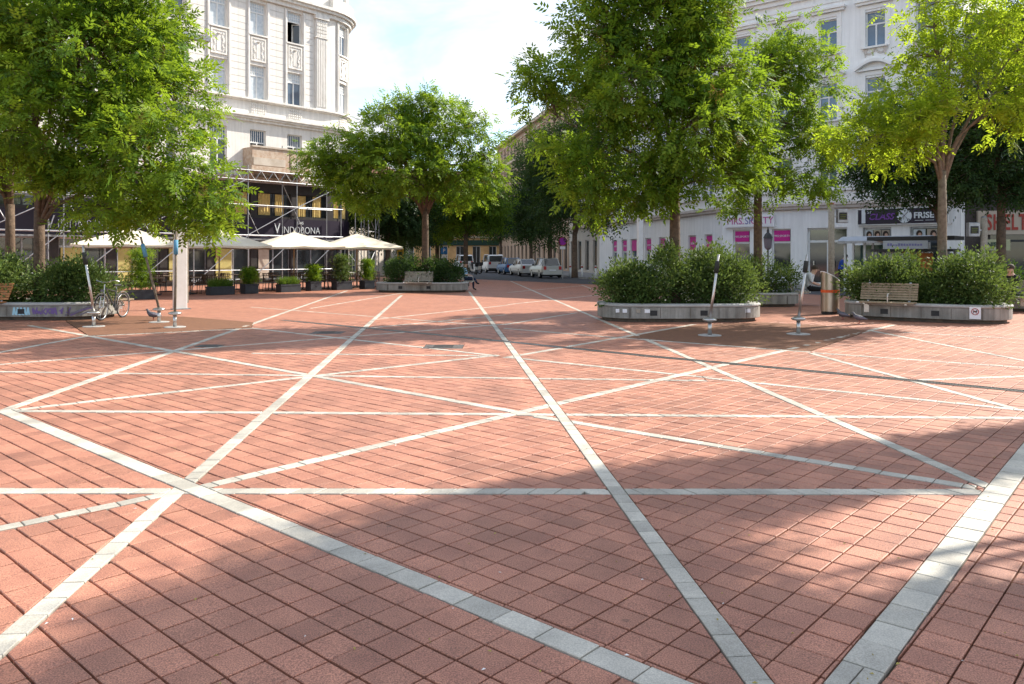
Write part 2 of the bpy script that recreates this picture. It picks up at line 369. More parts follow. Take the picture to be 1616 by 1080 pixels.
allB = [(SB[i], SE[i]) for i in range(len(SB))]
def bbox(p): return (min(q[0] for q in p), max(q[0] for q in p), min(q[1] for q in p), max(q[1] for q in p))
for o, e in list(zip(OBST, OE)) + list(zip(RUB, RE)): allB.append((np.array(bbox(o)), e))
ABB = np.array([a for a, _ in allB])
NEAR0, NEAR1 = 2.4, 20.0
ZONE = ccw([(-.72*NEAR0-1.6, NEAR0), (.72*NEAR0+1.6, NEAR0), (.72*NEAR1+1.6, NEAR1), (-.72*NEAR1-1.6, NEAR1)]); ZE = edges(ZONE)

# paving sheet: brick-patterned far away, sunk mortar bed under the built bricks
ROADLINE = (gp(753.7, 441), gp(952, 450))
def rl(t): return (ROADLINE[0][0] + (ROADLINE[1][0]-ROADLINE[0][0])*t, ROADLINE[0][1] + (ROADLINE[1][1]-ROADLINE[0][1])*t)
m = mat('paving_far', (.47, .215, .142), .62, (.33, .125, .09), 3.0, 5)
t = m.node_tree; n = t.nodes; l = t.links
tcn = n.new('ShaderNodeTexCoord'); mp = n.new('ShaderNodeMapping'); mp.inputs['Rotation'].default_value = (0, 0, -TH); l.new(tcn.outputs['Object'], mp.inputs[0])
bk = n.new('ShaderNodeTexBrick'); bk.offset = 0; bk.squash = 1; l.new(mp.outputs[0], bk.inputs['Vector'])
bk.inputs['Scale'].default_value = 1; bk.inputs['Brick Width'].default_value = TA; bk.inputs['Row Height'].default_value = TB; bk.inputs['Mortar Size'].default_value = .006
bk.inputs['Color1'].default_value = (.405, .178, .112, 1); bk.inputs['Color2'].default_value = (.33, .138, .088, 1); bk.inputs['Mortar'].default_value = (.12, .07, .05, 1)
n2 = n.new('ShaderNodeTexNoise'); n2.inputs['Scale'].default_value = .8; n2.inputs['Detail'].default_value = 6; l.new(tcn.outputs['Object'], n2.inputs['Vector'])
mr = n.new('ShaderNodeMapRange'); mr.inputs[3].default_value = .8; mr.inputs[4].default_value = 1.2; l.new(n2.outputs[0], mr.inputs[0])
mm = n.new('ShaderNodeMix'); mm.data_type = 'RGBA'; mm.blend_type = 'MULTIPLY'; mm.inputs[0].default_value = 1; l.new(bk.outputs[0], mm.inputs[6]); l.new(mr.outputs[0], mm.inputs[7])
l.new(mm.outputs[2], n['Principled BSDF'].inputs['Base Color'])
g = MB()
BIG = 400
g.add([(-BIG,-BIG,-.035),(BIG,-BIG,-.035),(BIG,BIG*3,-.035),(-BIG,BIG*3,-.035)], [(0,1,2,3)])
ground = struct(g.build('ground', 'asphalt'))
g = MB()
zl0, zr0, zr1, zl1 = (-.72*NEAR0-1.6, NEAR0), (.72*NEAR0+1.6, NEAR0), (.72*NEAR1+1.6, NEAR1), (-.72*NEAR1-1.6, NEAR1)
def sheet(p): g.add([(x,y,0) for x,y in p], [tuple(range(len(p)))])
sheet([(-70,-40), (30,-40), (26,NEAR0), zr0, zl0, (-70,NEAR0)])
sheet([(-70,NEAR0), zl0, zl1, (-70,NEAR1)]); sheet([zr0, (26,NEAR0), (22,NEAR1), zr1])
sheet([(-70,NEAR1), zl1, zr1, (22,NEAR1), rl(1.9), rl(1), rl(0), rl(-1.6), (-70, rl(-1.6)[1])])
plaza = struct(g.build('plaza_paving', 'paving_far'))
mb = MB(); mb.add([(x,y,-.02) for x,y in (zl0, zr0, zr1, zl1)], [(0,1,2,3)]); mb.build('joint_bed', 'mortar', plaza)
for i, r in enumerate(RUB):
    q = inset(r, .02); mb = MB(); nn = len(q); mb.prism(q, -.02, .004); mb.build('rubber_surface', 'rubber', plaza)

rng = random.Random(3)
def piece(mb, p, gap, tint, tl, top=0.0, ins=.004):
    p = clean(p)
    if len(p) < 3 or abs(area(p)) < 6e-4: return False
    p = inset(ccw(p), gap)
    if len(p) < 3 or abs(area(p)) < 4e-4: return False
    q = inset(p, ins)
    zt = top + rng.uniform(-.0022, .0012); tx, ty = rng.gauss(0, .006), rng.gauss(0, .006); cx = sum(a[0] for a in p)/len(p); cy = sum(a[1] for a in p)/len(p)
    zf = lambda x, y: zt + (x-cx)*tx + (y-cy)*ty
    nn = len(p)
    if len(q) == nn:
        mb.add([(x,y,-.02) for x,y in p] + [(x,y,zf(x,y)-.003) for x,y in p] + [(x,y,zf(x,y)) for x,y in q],
          [(i,(i+1)%nn,nn+(i+1)%nn,nn+i) for i in range(nn)] + [(nn+i,nn+(i+1)%nn,2*nn+(i+1)%nn,2*nn+i) for i in range(nn)] + [tuple(range(2*nn,3*nn))])
        tl += [tint]*(2*nn+1)
    else:
        mb.add([(x,y,-.02) for x,y in p] + [(x,y,zf(x,y)) for x,y in p], [(i,(i+1)%nn,nn+(i+1)%nn,nn+i) for i in range(nn)] + [tuple(range(nn,2*nn))]); tl += [tint]*(nn+1)
    return True
def pxsize(p):                                      # apparent size, to choose the pieces that show largest
    cx = sum(a[0] for a in p)/len(p); cy = sum(a[1] for a in p)/len(p)
    if cy < 2.9 or abs(cx) > cy*.655: return 0
    return abs(area(p)) / cy**3
bricks = []
ii = range(-140, 90); jj = range(-10, 160)
for i in ii:
    for j in jj:
        p = (i - .04) * TA; q = (j + .03) * TB
        cx = (p+TA/2)*EI[0] + (q+TB/2)*EJ[0]; cy = (p+TA/2)*EI[1] + (q+TB/2)*EJ[1]
        if cy < NEAR0-.2 or cy > NEAR1+.2 or abs(cx) > .72*cy+1.8: continue
        P = [((p+a*TA)*EI[0]+(q+b*TB)*EJ[0], (p+a*TA)*EI[1]+(q+b*TB)*EJ[1]) for a, b in ((.0,.008),(1,.008),(1,.992),(.0,.992))]
        if cy > NEAR1-.4 or cy < NEAR0+.4 or abs(cx) > .72*cy+1.2: P = inter(P, ZE)
        if len(P) < 3: continue
        hit = np.nonzero((ABB[:,0] < cx+.14) & (ABB[:,1] > cx-.14) & (ABB[:,2] < cy+.14) & (ABB[:,3] > cy-.14))[0]
        ps = [P]
        for h in hit:
            e = allB[h][1]
            if any(n_[0]*cx+n_[1]*cy-d_ > .15 for n_, d_ in e): continue
            ps = [o for x in ps for o in diff(x, e)]
        tn = rng.random()
        for x in ps: bricks.append((pxsize(x), x, tn))
slabs = []
for k, (a, b, d, n, L, w, P) in enumerate(strips):
    sl_ = .25 if k == 0 else (.232 if k == 1 else .185)
    cnt = int(L / sl_) + 1; sk = .55 if k in (5, 9, 10) else 0
    for c in range(cnt):
        s0, s1 = c * sl_, min(L, (c+1) * sl_)
        mx_ = (a[0]+d[0]*(s0+s1)/2, a[1]+d[1]*(s0+s1)/2)
        skk = sk if mx_[0] < .5 else -sk
        q = [(a[0]+d[0]*(s+e*skk*w/2)+n[0]*w/2*e, a[1]+d[1]*(s+e*skk*w/2)+n[1]*w/2*e) for s, e in ((s0,-1),(s1,-1),(s1,1),(s0,1))]
        ps = [ccw(q)]
        for h in range(k):
            if SB[h][0] < mx_[0]+.3 and SB[h][1] > mx_[0]-.3 and SB[h][2] < mx_[1]+.3 and SB[h][3] > mx_[1]-.3:
                ps = [o for x in ps for o in diff(x, SE[h])]
        for e, o in zip(OE, OBST):
            bb = bbox(o)
            if bb[0] < mx_[0]+.3 and bb[1] > mx_[0]-.3 and bb[2] < mx_[1]+.3 and bb[3] > mx_[1]-.3: ps = [y for x in ps for y in diff(x, e)]
        tn = rng.random()
        for x in ps: slabs.append((pxsize(x), x, tn))
for lst, nm, mt, gap, top in ((bricks, 'brick', 'brick', .0042, 0), (slabs, 'stone_slab', 'slab', .0036, .0035)):
    lst.sort(key=lambda t_: -t_[0]); rest = MB(); tr_ = []; made = 0
    for sz, p, tn in lst:
        if made < 300 and sz > 0:
            mb = MB(); tl = []
            if piece(mb, p, gap, tn, tl, top): mb.build(nm, mt, plaza, tint=tl); made += 1
        else: piece(rest, p, gap, tn, tr_, top)
    o = rest.build('far_' + nm + 's', mt, plaza, tint=tr_); o['kind'] = 'stuff'

# drain channel with grating
dr = thing('drain_channel', 'long iron slotted drain channel running across the plaza paving', 'drain')
mb = MB()
for q in drains:
    q2 = inset(q, .004)
    mb.prism(q2, -.019, -.012)
mb.build('channel_bed', 'black', dr)
mb = MB(); k = 0
for a, b in zip(DRG[:-1], DRG[1:]):
    L = math.hypot(b[0]-a[0], b[1]-a[1]); d = Vector(((b[0]-a[0])/L, (b[1]-a[1])/L, 0)); nrm = Vector((-d.y, d.x, 0)); A = Vector((*a, 0))
    for e in (-1, 1): mb.bar(A + nrm*e*.075 + Vector((0,0,.0)), A + d*L + nrm*e*.075, .014, .012)
mb.build('edge_rail', 'iron', dr)
mb = MB()
for a, b in zip(DRG[:-1], DRG[1:]):
    L = math.hypot(b[0]-a[0], b[1]-a[1]); d = Vector(((b[0]-a[0])/L, (b[1]-a[1])/L, 0)); nrm = Vector((-d.y, d.x, 0)); A = Vector((*a, 0))
    st = .036
    for c in range(int(L/st)):
        p = A + d * (c*st); mb.bar(p + nrm*.07 + d*.02 + Vector((0,0,-.003)), p - nrm*.07 - d*.02 + Vector((0,0,-.003)), .016, .008)
o = mb.build('grate_bars', 'steel', dr); o['kind'] = 'stuff'
for (c, r), lb in zip(zip(MAN, MR), ('large rectangular iron manhole cover near the middle of the plaza', 'small iron manhole cover in the shadow left of the plaza', 'iron manhole cover beside the drain channel left of centre')):
    t_ = thing('manhole_cover', lb, 'manhole cover', (c[0], c[1], 0), 0, 'manhole covers in the paving')
    MB().box(-r+.004, r-.004, -r*.9+.004, r*.9-.004, -.019, -.003).build('frame', 'iron', t_)
    mb = MB(); mb.lathe([(r*.8, -.003), (r*.8, .003), (r*.77, .005)], 24); mb.build('lid', 'iron', t_)
    mb = MB()
    for a_ in range(-4, 5): mb.box(-r*.5, r*.5, a_*r*.14-.01, a_*r*.14+.01, .0052, .008)
    mb.build('tread', 'iron', t_)

# road edge kerb, sidewalk along the right-hand buildings
CX, CY = 12.8, 48.05
SD = Vector((-.203, .979, 0)); FD = Vector((.749, -.662, 0))
cor = Vector((CX, CY, 0)); sn = Vector((-.979, -.203, 0)); fn = Vector((-.662, -.749, 0))
def walkway(name, poly, z=.12, m_='sidewalk'):
    o = MB().prism(ccw([(p[0], p[1]) for p in poly]), -.03, z).build(name, m_); return struct(o)
W = 4.2
w1 = cor + SD*120 + sn*W; w2 = cor + sn*W*.93 + fn*1.6; w3 = cor + fn*3.4 + FD*2; w4 = cor + FD*40 + fn*3.4
inner1 = cor + FD*40; 
side = walkway('pavement', [w1, w2, w3, w4, inner1, cor, cor + SD*120])
kb = MB()
for a, b in ((w1, w2), (w2, w3), (w3, w4)):
    L = (b-a).length; nn = max(1, int(L/1.2))
    for c in range(min(nn, 90)):
        p0 = a + (b-a)*(c/nn); p1 = a + (b-a)*((c+.985)/nn); kb.bar(p0 + Vector((0,0,.05)), p1 + Vector((0,0,.05)), .16, .156)
struct(kb.build('kerb', 'kerbstone'))
lw = [Vector((-9.5, 64, 0)), Vector((-20, 116, 0)), Vector((-40, 116, 0)), Vector((-30, 64, 0))]
walkway('pavement', lw)
# ------------------------------------------------------------ buildings
def wall(mb, x0, x1, z0, z1, holes, y=0, rec=.25, step=0):
    """front skin with openings and their reveals; local x along the facade, -y outward"""
    xs = sorted({x0, x1, *[h[0] for h in holes], *[h[1] for h in holes]}); zs = sorted({z0, z1, *[h[2] for h in holes], *[h[3] for h in holes]})
    if step:
        xx = []
        for a, b in zip(xs[:-1], xs[1:]):
            nn = max(1, int((b-a)/step)); xx += [a + (b-a)*i/nn for i in range(nn)]
        xs = xx + [xs[-1]]
    for a, b in zip(xs[:-1], xs[1:]):
        for c, d in zip(zs[:-1], zs[1:]):
            mx_, mz = (a+b)/2, (c+d)/2
            if any(h[0] < mx_ < h[1] and h[2] < mz < h[3] for h in holes): continue
            mb.add([(a,y,c),(b,y,c),(b,y,d),(a,y,d)], [(0,1,2,3)])
    for a, b, c, d in holes:
        mb.add([(a,y,c),(a,y,d),(a,y+rec,d),(a,y+rec,c)], [(0,3,2,1)]); mb.add([(b,y,c),(b,y,d),(b,y+rec,d),(b,y+rec,c)], [(0,1,2,3)])
        mb.add([(a,y,c),(b,y,c),(b,y+rec,c),(a,y+rec,c)], [(0,3,2,1)]); mb.add([(a,y,d),(b,y,d),(b,y+rec,d),(a,y+rec,d)], [(0,1,2,3)])
    return mb

def window(par, x0, x1, z0, z1, y=.16, pane='glass', frame='white_paint', transom=.68, grid=None, mull=1, bend=None, fw=.055, sill=None, open_=False, pane2=None, loc=(0,0,0), rotz=0):
    """window part: frame mesh with its panes as sub-parts"""
    mb = MB(); nx = 4 if bend else 1
    def bx(a, b, c, d, yy=0, t=.06): mb.box(a, b, y+yy, y+yy+t, c, d, nx)
    bx(x0, x0+fw, z0, z1); bx(x1-fw, x1, z0, z1); bx(x0+fw, x1-fw, z1-fw, z1); bx(x0+fw, x1-fw, z0, z0+fw)
    zt = z0 + (z1-z0)*transom if transom else z1-fw
    if transom: bx(x0+fw, x1-fw, zt-fw*.7, zt+fw*.7, -.012)
    xm = (x0+x1)/2; top = zt-fw*.7 if transom else z1-fw
    cols = [(x0+fw, x1-fw)]
    if mull:
        if not open_: bx(xm-fw*.65, xm+fw*.65, z0+fw, top, -.008)
        cols = [(x0+fw, xm-fw*.65), (xm+fw*.65, x1-fw)]
    if grid and transom:
        gx, gz = grid; w_ = x1-x0-2*fw; h_ = z1-fw-zt-fw*.7
        for i in range(1, gx): a = x0+fw+w_*i/gx; bx(a-.016, a+.016, zt+fw*.7, z1-fw, .005, .04)
        for i in range(1, gz): a = zt+fw*.7+h_*i/gz; bx(x0+fw, x1-fw, a-.014, a+.014, .008, .034)
    o = mb.build('window', frame, par, loc, rotz, bend=bend)
    if transom: MB().box(x0+fw, x1-fw, y+.03, y+.045, zt+fw*.7, z1-fw, nx).build('pane', pane2 or pane, o, bend=bend)
    if open_:
        rm = MB(); rm.box(x0-.3, x1+.3, y+2.0, y+2.05, z0-.3, top+.3); rm.box(x0-.3, x0-.25, y+.15, y+2, z0-.3, top+.3); rm.box(x1+.25, x1+.3, y+.15, y+2, z0-.3, top+.3); rm.box(x0-.3, x1+.3, y+.15, y+2, z0-.35, z0-.3); rm.box(x0-.3, x1+.3, y+.15, y+2, top+.3, top+.35); rm.build('room', 'interior', o)
        s_ = MB(); a = Vector((x1-fw, y, 0)); b = Vector((x1-fw-.34, y+.34, 0))
        for zz_ in (z0+fw, top-.06): s_.bar(a+Vector((0,0,zz_+.03)), b+Vector((0,0,zz_+.03)), .045, .06)
        for q in (a, b): s_.bar(q+Vector((0,0,z0+fw)), q+Vector((0,0,top)), .05, .05)
        s_.build('casement', frame, o)
        mb2 = MB(); mb2.bar(a*.95+b*.05+Vector((0,0,(z0+top)/2)), a*.05+b*.95+Vector((0,0,(z0+top)/2)), .012, top-z0-.15); mb2.build('pane', 'glass_dark', o)
    else:
        for a, b in cols: MB().box(a, b, y+.03, y+.045, z0+fw, top, nx).build('pane', pane, o, bend=bend)
    if sill: MB().box(x0-.12, x1+.12, -sill, y, z0-.09, z0-.004, nx).build('sill', 'cream_trim' if bend or par.get('cream') else 'white_trim', o, bend=bend)
    return o

# ---- left: pale palace block with rounded corner and cafe on the ground floor
LD = Vector((.654, .756, 0)).normalized(); LROT = math.atan2(LD.y, LD.x); L0 = (-17.04, 45.8, 0)
S0, RR = 7.8, 3.0
def bend(x, y, z):
    if x <= S0: return (x, y, z)
    a = (x - S0) / RR; return (S0 + (RR - y) * math.sin(a), RR - (RR - y) * math.cos(a), z)
XL, XR = -17.0, S0 + RR * 2.6
lb = thing('corner_building', 'pale cream palace block with rounded corner, fluted pilaster and cafe below', 'building', L0, LROT); lb['cream'] = 1
cols = [-15.4, -12.8, -10.24, -7.68, -5.12, -2.56, 0, 2.56, 5.13]; ccols = [9.15, 11.6, 14.0]
WH = .53
hol = []
for c in cols + ccols:
    for z0, z1 in ((6.75, 9.3), (11.16, 13.2), (15.05, 17.0), (18.6, 20.7)): hol.append((c-WH, c+WH, z0, z1))
mb = MB(); wall(mb, XL, XR, 6.1, 22, hol, 0, .3, .5)
mb.build('wall', 'cream', lb, bend=bend)
MB().box(XL, S0, 7.5, 7.6, 0, 22).build('rear_wall', 'cream', lb)
mb = MB(); mb.box(XL, S0-1, .3, 7.5, 21.9, 22.1); mb.box(XL, XL+.2, 0, 7.5, 0, 22); mb.build('roof', 'roof_tile', lb)
kk = 0
for c in cols + ccols:
    for fl, (z0, z1) in enumerate(((6.75, 9.3), (11.16, 13.2), (15.05, 17.0), (18.6, 20.7))):
        op = (c == 5.13 and fl == 2)
        pn = ('glass', 'curtain', 'curtain', 'glass')[(kk * 7 + fl * 3) % 4]; kk += 1
        if c in (0, 2.56) and fl in (1, 2): pn = 'curtain'
        if c == 5.13 and fl == 1: pn = 'glass'
        if fl == 0: pn = 'glass_dark'
        window(lb, c-WH, c+WH, z0, z1, pane=pn, pane2='curtain' if fl else 'glass', grid=(6, 3) if fl else (7, 1), transom=.7, bend=bend if c > S0 else None, sill=.12 if fl in (2, 3) else None, open_=op)
# flanking strips, spandrel panels with garland relief
st = MB(); 
for c in cols + ccols:
    nx = 3 if c > S0 else 1
    for e in (-1, 1):
        x = c + e*(WH+.13); st.box(x-.09, x+.09, -.07, .0, 11.13, 17.12, nx); st.box(x-.035, x+.035, -.10, -.07, 11.2, 17.0, nx)
st.build('window_strips', 'cream_trim', lb, bend=bend)
for c in cols + ccols:
    nx = 3 if c > S0 else 1; p = MB()
    p.box(c-.5, c+.5, -.03, 0, 13.42, 14.85, nx)
    for e in (-1, 1): p.box(c+e*.46-.04, c+e*.46+.04, -.075, -.03, 13.42, 14.85, nx)
    p.box(c-.42, c+.42, -.075, -.03, 13.42, 13.5, nx); p.box(c-.42, c+.42, -.075, -.03, 14.77, 14.85, nx)
    sp_ = p.build('spandrel_panel', 'cream_trim', lb, bend=bend)
    p = MB(); rr_ = random.Random(int(c*100))
    for e in (-1, 1):
        for k in range(11):
            z = 13.62 + k*.1; x = c + e*(.27 + .04*math.sin(k*1.3)); r_ = rr_.uniform(.03, .06); p.box(x-r_, x+r_, -.03-r_*.9, -.03, z-r_, z+r_)
    p.box(c-.12, c+.12, -.055, -.03, 13.6, 14.5); p.lathe([(.02,0),(.1,.02),(.12,.06),(.05,.1)], 10, (c, -.05, 14.55))
    p.build('garland', 'cream_trim', sp_, bend=bend)
    p = MB(); p.box(c-.55, c+.55, -.02, 0, 10.22, 10.95, nx)
    o = p.build('belt_panel', 'cream_trim', lb, bend=bend)
    p = MB()
    for k in range(7):
        x = c-.45+k*.15; r_ = .05
        for q in range(4): z = 10.35+q*.15; p.box(x-r_*rr_.uniform(.5,1), x+r_, -.06, -.02, z-.04*rr_.random()-.02, z+.05)
    p.build('relief', 'cream', o, bend=bend)
# rusticated courses of the piers, one object per block
edges_x = []
allc = cols + ccols
blk = {}
for i in range(len(allc)-1):
    a = allc[i] + WH + .24; b = allc[i+1] - WH - .24
    if allc[i] == 5.13: a, b = 5.92, 6.5
    if a > S0 or b > S0:
        continue
    for k in range(15):
        z = 11.16 + k*.4
        if z + .38 > 17.15: break
        key = (round(b-a, 3))
        if key not in blk:
            q = MB().box(0, b-a, -.035, .0, .012, .388); blk[key] = q.build('stone_course', 'cream', lb, (a, 0, z), bevel=0)
        else:
            o = blk[key].copy(); C.objects.link(o); o.parent = lb; o.location = (a, 0, z)
# ledges and cornices following the round corner
def ledge(name, prof, m_, x0=XL, x1=XR, nx=60):
    mb = MB()
    for y0, z0, z1 in prof: mb.box(x0, x1, y0, -.001, z0, z1, nx)
    return mb.build(name, m_, lb, bend=bend)
ledge('ledge', [(-.38, 6.28, 6.42), (-.26, 6.1, 6.28)], 'cream_dirty')
ledge('cornice', [(-.42, 10.02, 10.14), (-.30, 9.9, 10.02), (-.16, 9.75, 9.9)], 'cream_trim')
ledge('ledge', [(-.26, 11.03, 11.14), (-.15, 10.97, 11.03)], 'cream_trim')
ledge('main_cornice', [(-.55, 17.62, 17.8), (-.40, 17.45, 17.62), (-.22, 17.2, 17.45)], 'cream_trim')
ledge('balustrade', [(-.35, 17.82, 18.5)], 'cream_trim', x0=S0)
ledge('roof_cornice', [(-.7, 21.7, 22.0), (-.45, 21.4, 21.7)], 'cream_trim')
p = MB(); p.box(6.62, 7.48, -.16, 0, 11.15, 17.2)
for k in range(6): x = 6.68 + k*.135; p.box(x, x+.075, -.2, -.16, 11.3, 15.7)
for k in range(6):
    for q in range(5): x = 6.68+k*.135; z = 15.85+q*.22; p.box(x, x+.095, -.2, -.16, z, z+.16)
p.box(6.52, 7.58, -.28, 0, 16.95, 17.2); p.box(6.56, 7.54, -.24, 0, 15.74, 15.8)
p.build('pilaster', 'cream_trim', lb)
p = MB(); p.box(-3.95, -3.4, -.14, 0, 11.15, 17.2)
for k in range(4): p.box(-3.9+k*.13, -3.83+k*.13, -.17, -.14, 11.3, 16.8)
p.build('pilaster', 'cream_trim', lb)
# damaged brick balcony
for x0, x1, nm in ((1.55, 4.05, 0), (4.12, 5.5, 1)):
    b = MB(); b.box(x0, x1, -1.05, -.9, 7.0, 8.1); b.box(x0, x0+.15, -.9, 0, 7.0, 8.1); b.box(x1-.15, x1, -.9, 0, 7.0, 8.1); b.box(x0-.1, x1+.1, -1.15, 0, 6.72, 7.0)
    bo = b.build('balcony', 'old_brick', lb)
    MB().box(x0+.05, x1-.3, -1.1, -1.05, 7.05, 7.5).build('plaster_patch', 'cream_dirty', bo)
    MB().box(x0-.04, x1+.04, -1.12, -.86, 8.1, 8.2).build('coping', 'cream_dirty', bo)
for x in (1.8, 3.8, 5.2): MB().add([(x-.12,-.9,6.72),(x+.12,-.9,6.72),(x+.12,0,6.72),(x-.12,0,6.72),(x-.12,0,6.15),(x+.12,0,6.15)], [(0,3,2,1),(0,1,5,4),(0,4,3),(1,2,5),(2,3,4,5)]).build('bracket', 'cream_dirty', lb)
# cafe front: stall riser, piers, glazing, sign band, mezzanine with curtains
gh = []; mz = []
nb = 9; pitch = (S0 - XL) / nb
for k in range(nb):
    a = XL + k*pitch + .22; b = XL + (k+1)*pitch - .22; gh.append((a, b, .25, 2.62)); mz.append((a, b, 4.12, 5.55))
for k in range(3):
    a = S0 + .3 + k*2.5; gh.append((a, a+2.0, .25, 2.62)); mz.append((a, a+2.0, 4.12, 5.55))
mb = MB(); wall(mb, XL, XR, 0, 6.1, gh + mz, 0, .3, .5); mb.build('shopfront', 'shop_dark', lb, bend=bend)
rr_ = random.Random(4)
for k, (a, b, c, d) in enumerate(gh):
    bn = bend if a > S0 else None
    o = window(lb, a, b, c, d, pane='glass_dark', frame='galv' if k % 3 else 'white_paint', transom=.8 if k % 2 else 0, mull=1, bend=bn, fw=.07)
    if k in (3, 4, 5, 6): MB().box(a+.1, a+(b-a)*.47, .03, .1, c+.08, c+1.85 if k % 2 else d-.1).build('yellow_panel', 'yellow_panel', o)
    if k == 7: MB().box(a+.1, b-1.5, .03, .1, c+.08, d-.1).build('grey_panel', 'cream_dirty', o)
for k, (a, b, c, d) in enumerate(mz):
    bn = bend if a > S0 else None
    o = window(lb, a, b, c, d, pane='glass_dark', frame='dark_metal', transom=0, mull=1, bend=bn)
    for e in range(2):
        x = a + .15 + e*((b-a)/2); w_ = (b-a)/2 - rr_.uniform(.3, .6)
        q = MB(); nn = 12
        vs = [(x + w_*i/nn, .15 + .03*math.sin(i*1.9), zz_) for zz_ in (c+.06, d-.06) for i in range(nn+1)]
        q.add(vs, [(i, i+1, nn+2+i, nn+1+i) for i in range(nn)])
        if k > 4: q.build('curtain', 'curtain_yellow', o, bend=bn)
sb = MB(); sb.box(XL, XR, -.09, -.001, 2.74, 3.98, 50); sgn = sb.build('sign_band', 'sign_dark', lb, bend=bend)
for x in (5.35, -7.4):
    text(lb, 'INDOBONA', .62, (x+.18, -.12, 3.28), 'letter_white', .04, xs=.84, space=1.0, bold=-.012)
    text(lb, 'V', .95, (x-1.55, -.12, 3.34), 'letter_white', .04, xs=.75, bold=-.01)
    text(lb, 'DAS', .24, (x+.12, -.12, 3.75), 'letter_white', .04)
rail = MB(); rail.box(XL, S0, -.45, -.1, 2.62, 2.72); rail.build('canopy_rail', 'galv', lb)

# ---- scaffold in front of the cafe front
sc = thing('scaffold', 'galvanised tube scaffold with diagonal braces against the cafe front', 'scaffold', L0, LROT)
xsn = [-15.75 + 3.25*k for k in range(8)]            # ... .5, 3.75, 7.0
for x in xsn:
    for y in (-.75, -1.85):
        MB().tube((x + (.3 if y < -1 else 0), y, 0), (x + (.3 if y < -1 else 0), y, 8.4 if x > 3 else 6.9), .03, n=6).build('standard', 'galv', sc)
for y in (-.75, -1.85):
    for z in ((2.88, 4.62, 6.05, 6.6) if y < -1 else (.85, 2.88, 4.62, 6.05)): MB().tube((xsn[0], y-.05, z), (xsn[-1]+.4, y-.05, z), .027, n=6).build('ledger', 'galv', sc)
for i in range(7):
    a, b = xsn[i]+.3, xsn[i+1]+.3
    MB().tube((a, -1.9, 2.9) if i % 2 else (a, -1.9, 4.6), (b, -1.9, 4.6) if i % 2 else (b, -1.9, 6.1), .026, n=6).build('brace', 'galv', sc)
    MB().tube((a, -1.92, .2), (b, -1.92, 2.88), .026, n=6).build('brace', 'galv', sc)
    MB().tube((xsn[i], -.8, 6.05), (xsn[i]+1.6, -.8, 3.0), .024, n=6).build('brace', 'galv', sc)
    tr = MB()
    for k in range(8):
        x0 = a + (b-a)*k/8; x1 = a + (b-a)*(k+1)/8; z0, z1 = (6.05, 6.6) if k % 2 else (6.6, 6.05); tr.tube((x0, -1.9, z0), (x1, -1.9, z1), .018, n=5)
    tr.build('lattice_girder', 'galv', sc)
    MB().box(a, b, -1.8, -.8, 6.62, 6.67).build('deck_board', 'wood_grey', sc)
for x in xsn: MB().tube((x, -.75, 6.0), (x+.3, -1.85, 6.0), .024, n=6).build('transom_tube', 'galv', sc)
sc2 = thing('scaffold', 'dense cluster of scaffold tubes standing round the rounded building corner', 'scaffold', L0, LROT)
rr_ = random.Random(5)
for k in range(7):
    a = .35 + k*.22; r0 = RR + 1.1; px_, py_ = S0 + r0*math.sin(a), RR - r0*math.cos(a); r1 = RR + 2.1; qx, qy = S0 + r1*math.sin(a), RR - r1*math.cos(a)
    for (x, y) in ((px_, py_), (qx, qy)): MB().tube((x, y, 0), (x, y, 5.4), .03, n=6).build('standard', 'galv', sc2)
    a2 = a + .22; nx_, ny_ = S0 + r1*math.sin(a2), RR - r1*math.cos(a2)
    for z in (1.0, 2.1, 3.3, 4.4): MB().tube((qx, qy, z), (nx_, ny_, z), .026, n=6).build('ledger', 'galv', sc2)
    MB().tube((qx, qy, 3.3 if k % 2 else 4.4), (nx_, ny_, 4.4 if k % 2 else 3.3), .024, n=6).build('brace', 'galv', sc2)
    MB().tube((qx, qy, 1.0), (nx_, ny_, 2.1), .024, n=6).build('brace', 'galv', sc2)

# ---- right: white corner house, front with shops and a wing along the street
FROT = math.atan2(FD.y, FD.x); SROT = math.atan2(-SD.y, -SD.x)
wb = thing('corner_house', 'white stucco corner house with window pediments and shops on the ground floor', 'building', (CX, CY, 0), FROT)
FLO = [(5.45, 7.3), (9.2, 11.25), (12.9, 14.8)]
fc = [1.35, 3.85, 6.35, 8.85, 11.35]; FW = .5; WX = 12.9
doorh = [(.7, 1.78, .9, 3.25), (3.12, 4.25, .9, 3.25), (5.2, 7.4, .1, 3.25), (8.2, 9.65, .9, 3.2), (10.55, 12.1, .3, 3.2)]
hol = [(c-FW, c+FW, a, b) for c in fc for a, b in FLO]
mb = MB(); wall(mb, 0, WX, 0, 16.6, hol + doorh, 0, .3); mb.build('wall', 'white_wall', wb)
mb = MB(); mb.box(0.3, WX, 9.0, 9.2, 0, 16.6); mb.box(WX-.02, WX, .0, 9.0, 0, 16.6); mb.build('rear_wall', 'white_wall', wb)
mb = MB(); mb.add([(-.3,-.3,16.9),(WX+.3,-.3,16.9),(WX+.3,4.5,19.4),(-.3,4.5,19.4),(WX+.3,9.3,16.9),(-.3,9.3,16.9)], [(0,1,2,3),(3,2,4,5),(1,4,2),(0,3,5)]); mb.build('roof', 'roof_tile', wb)
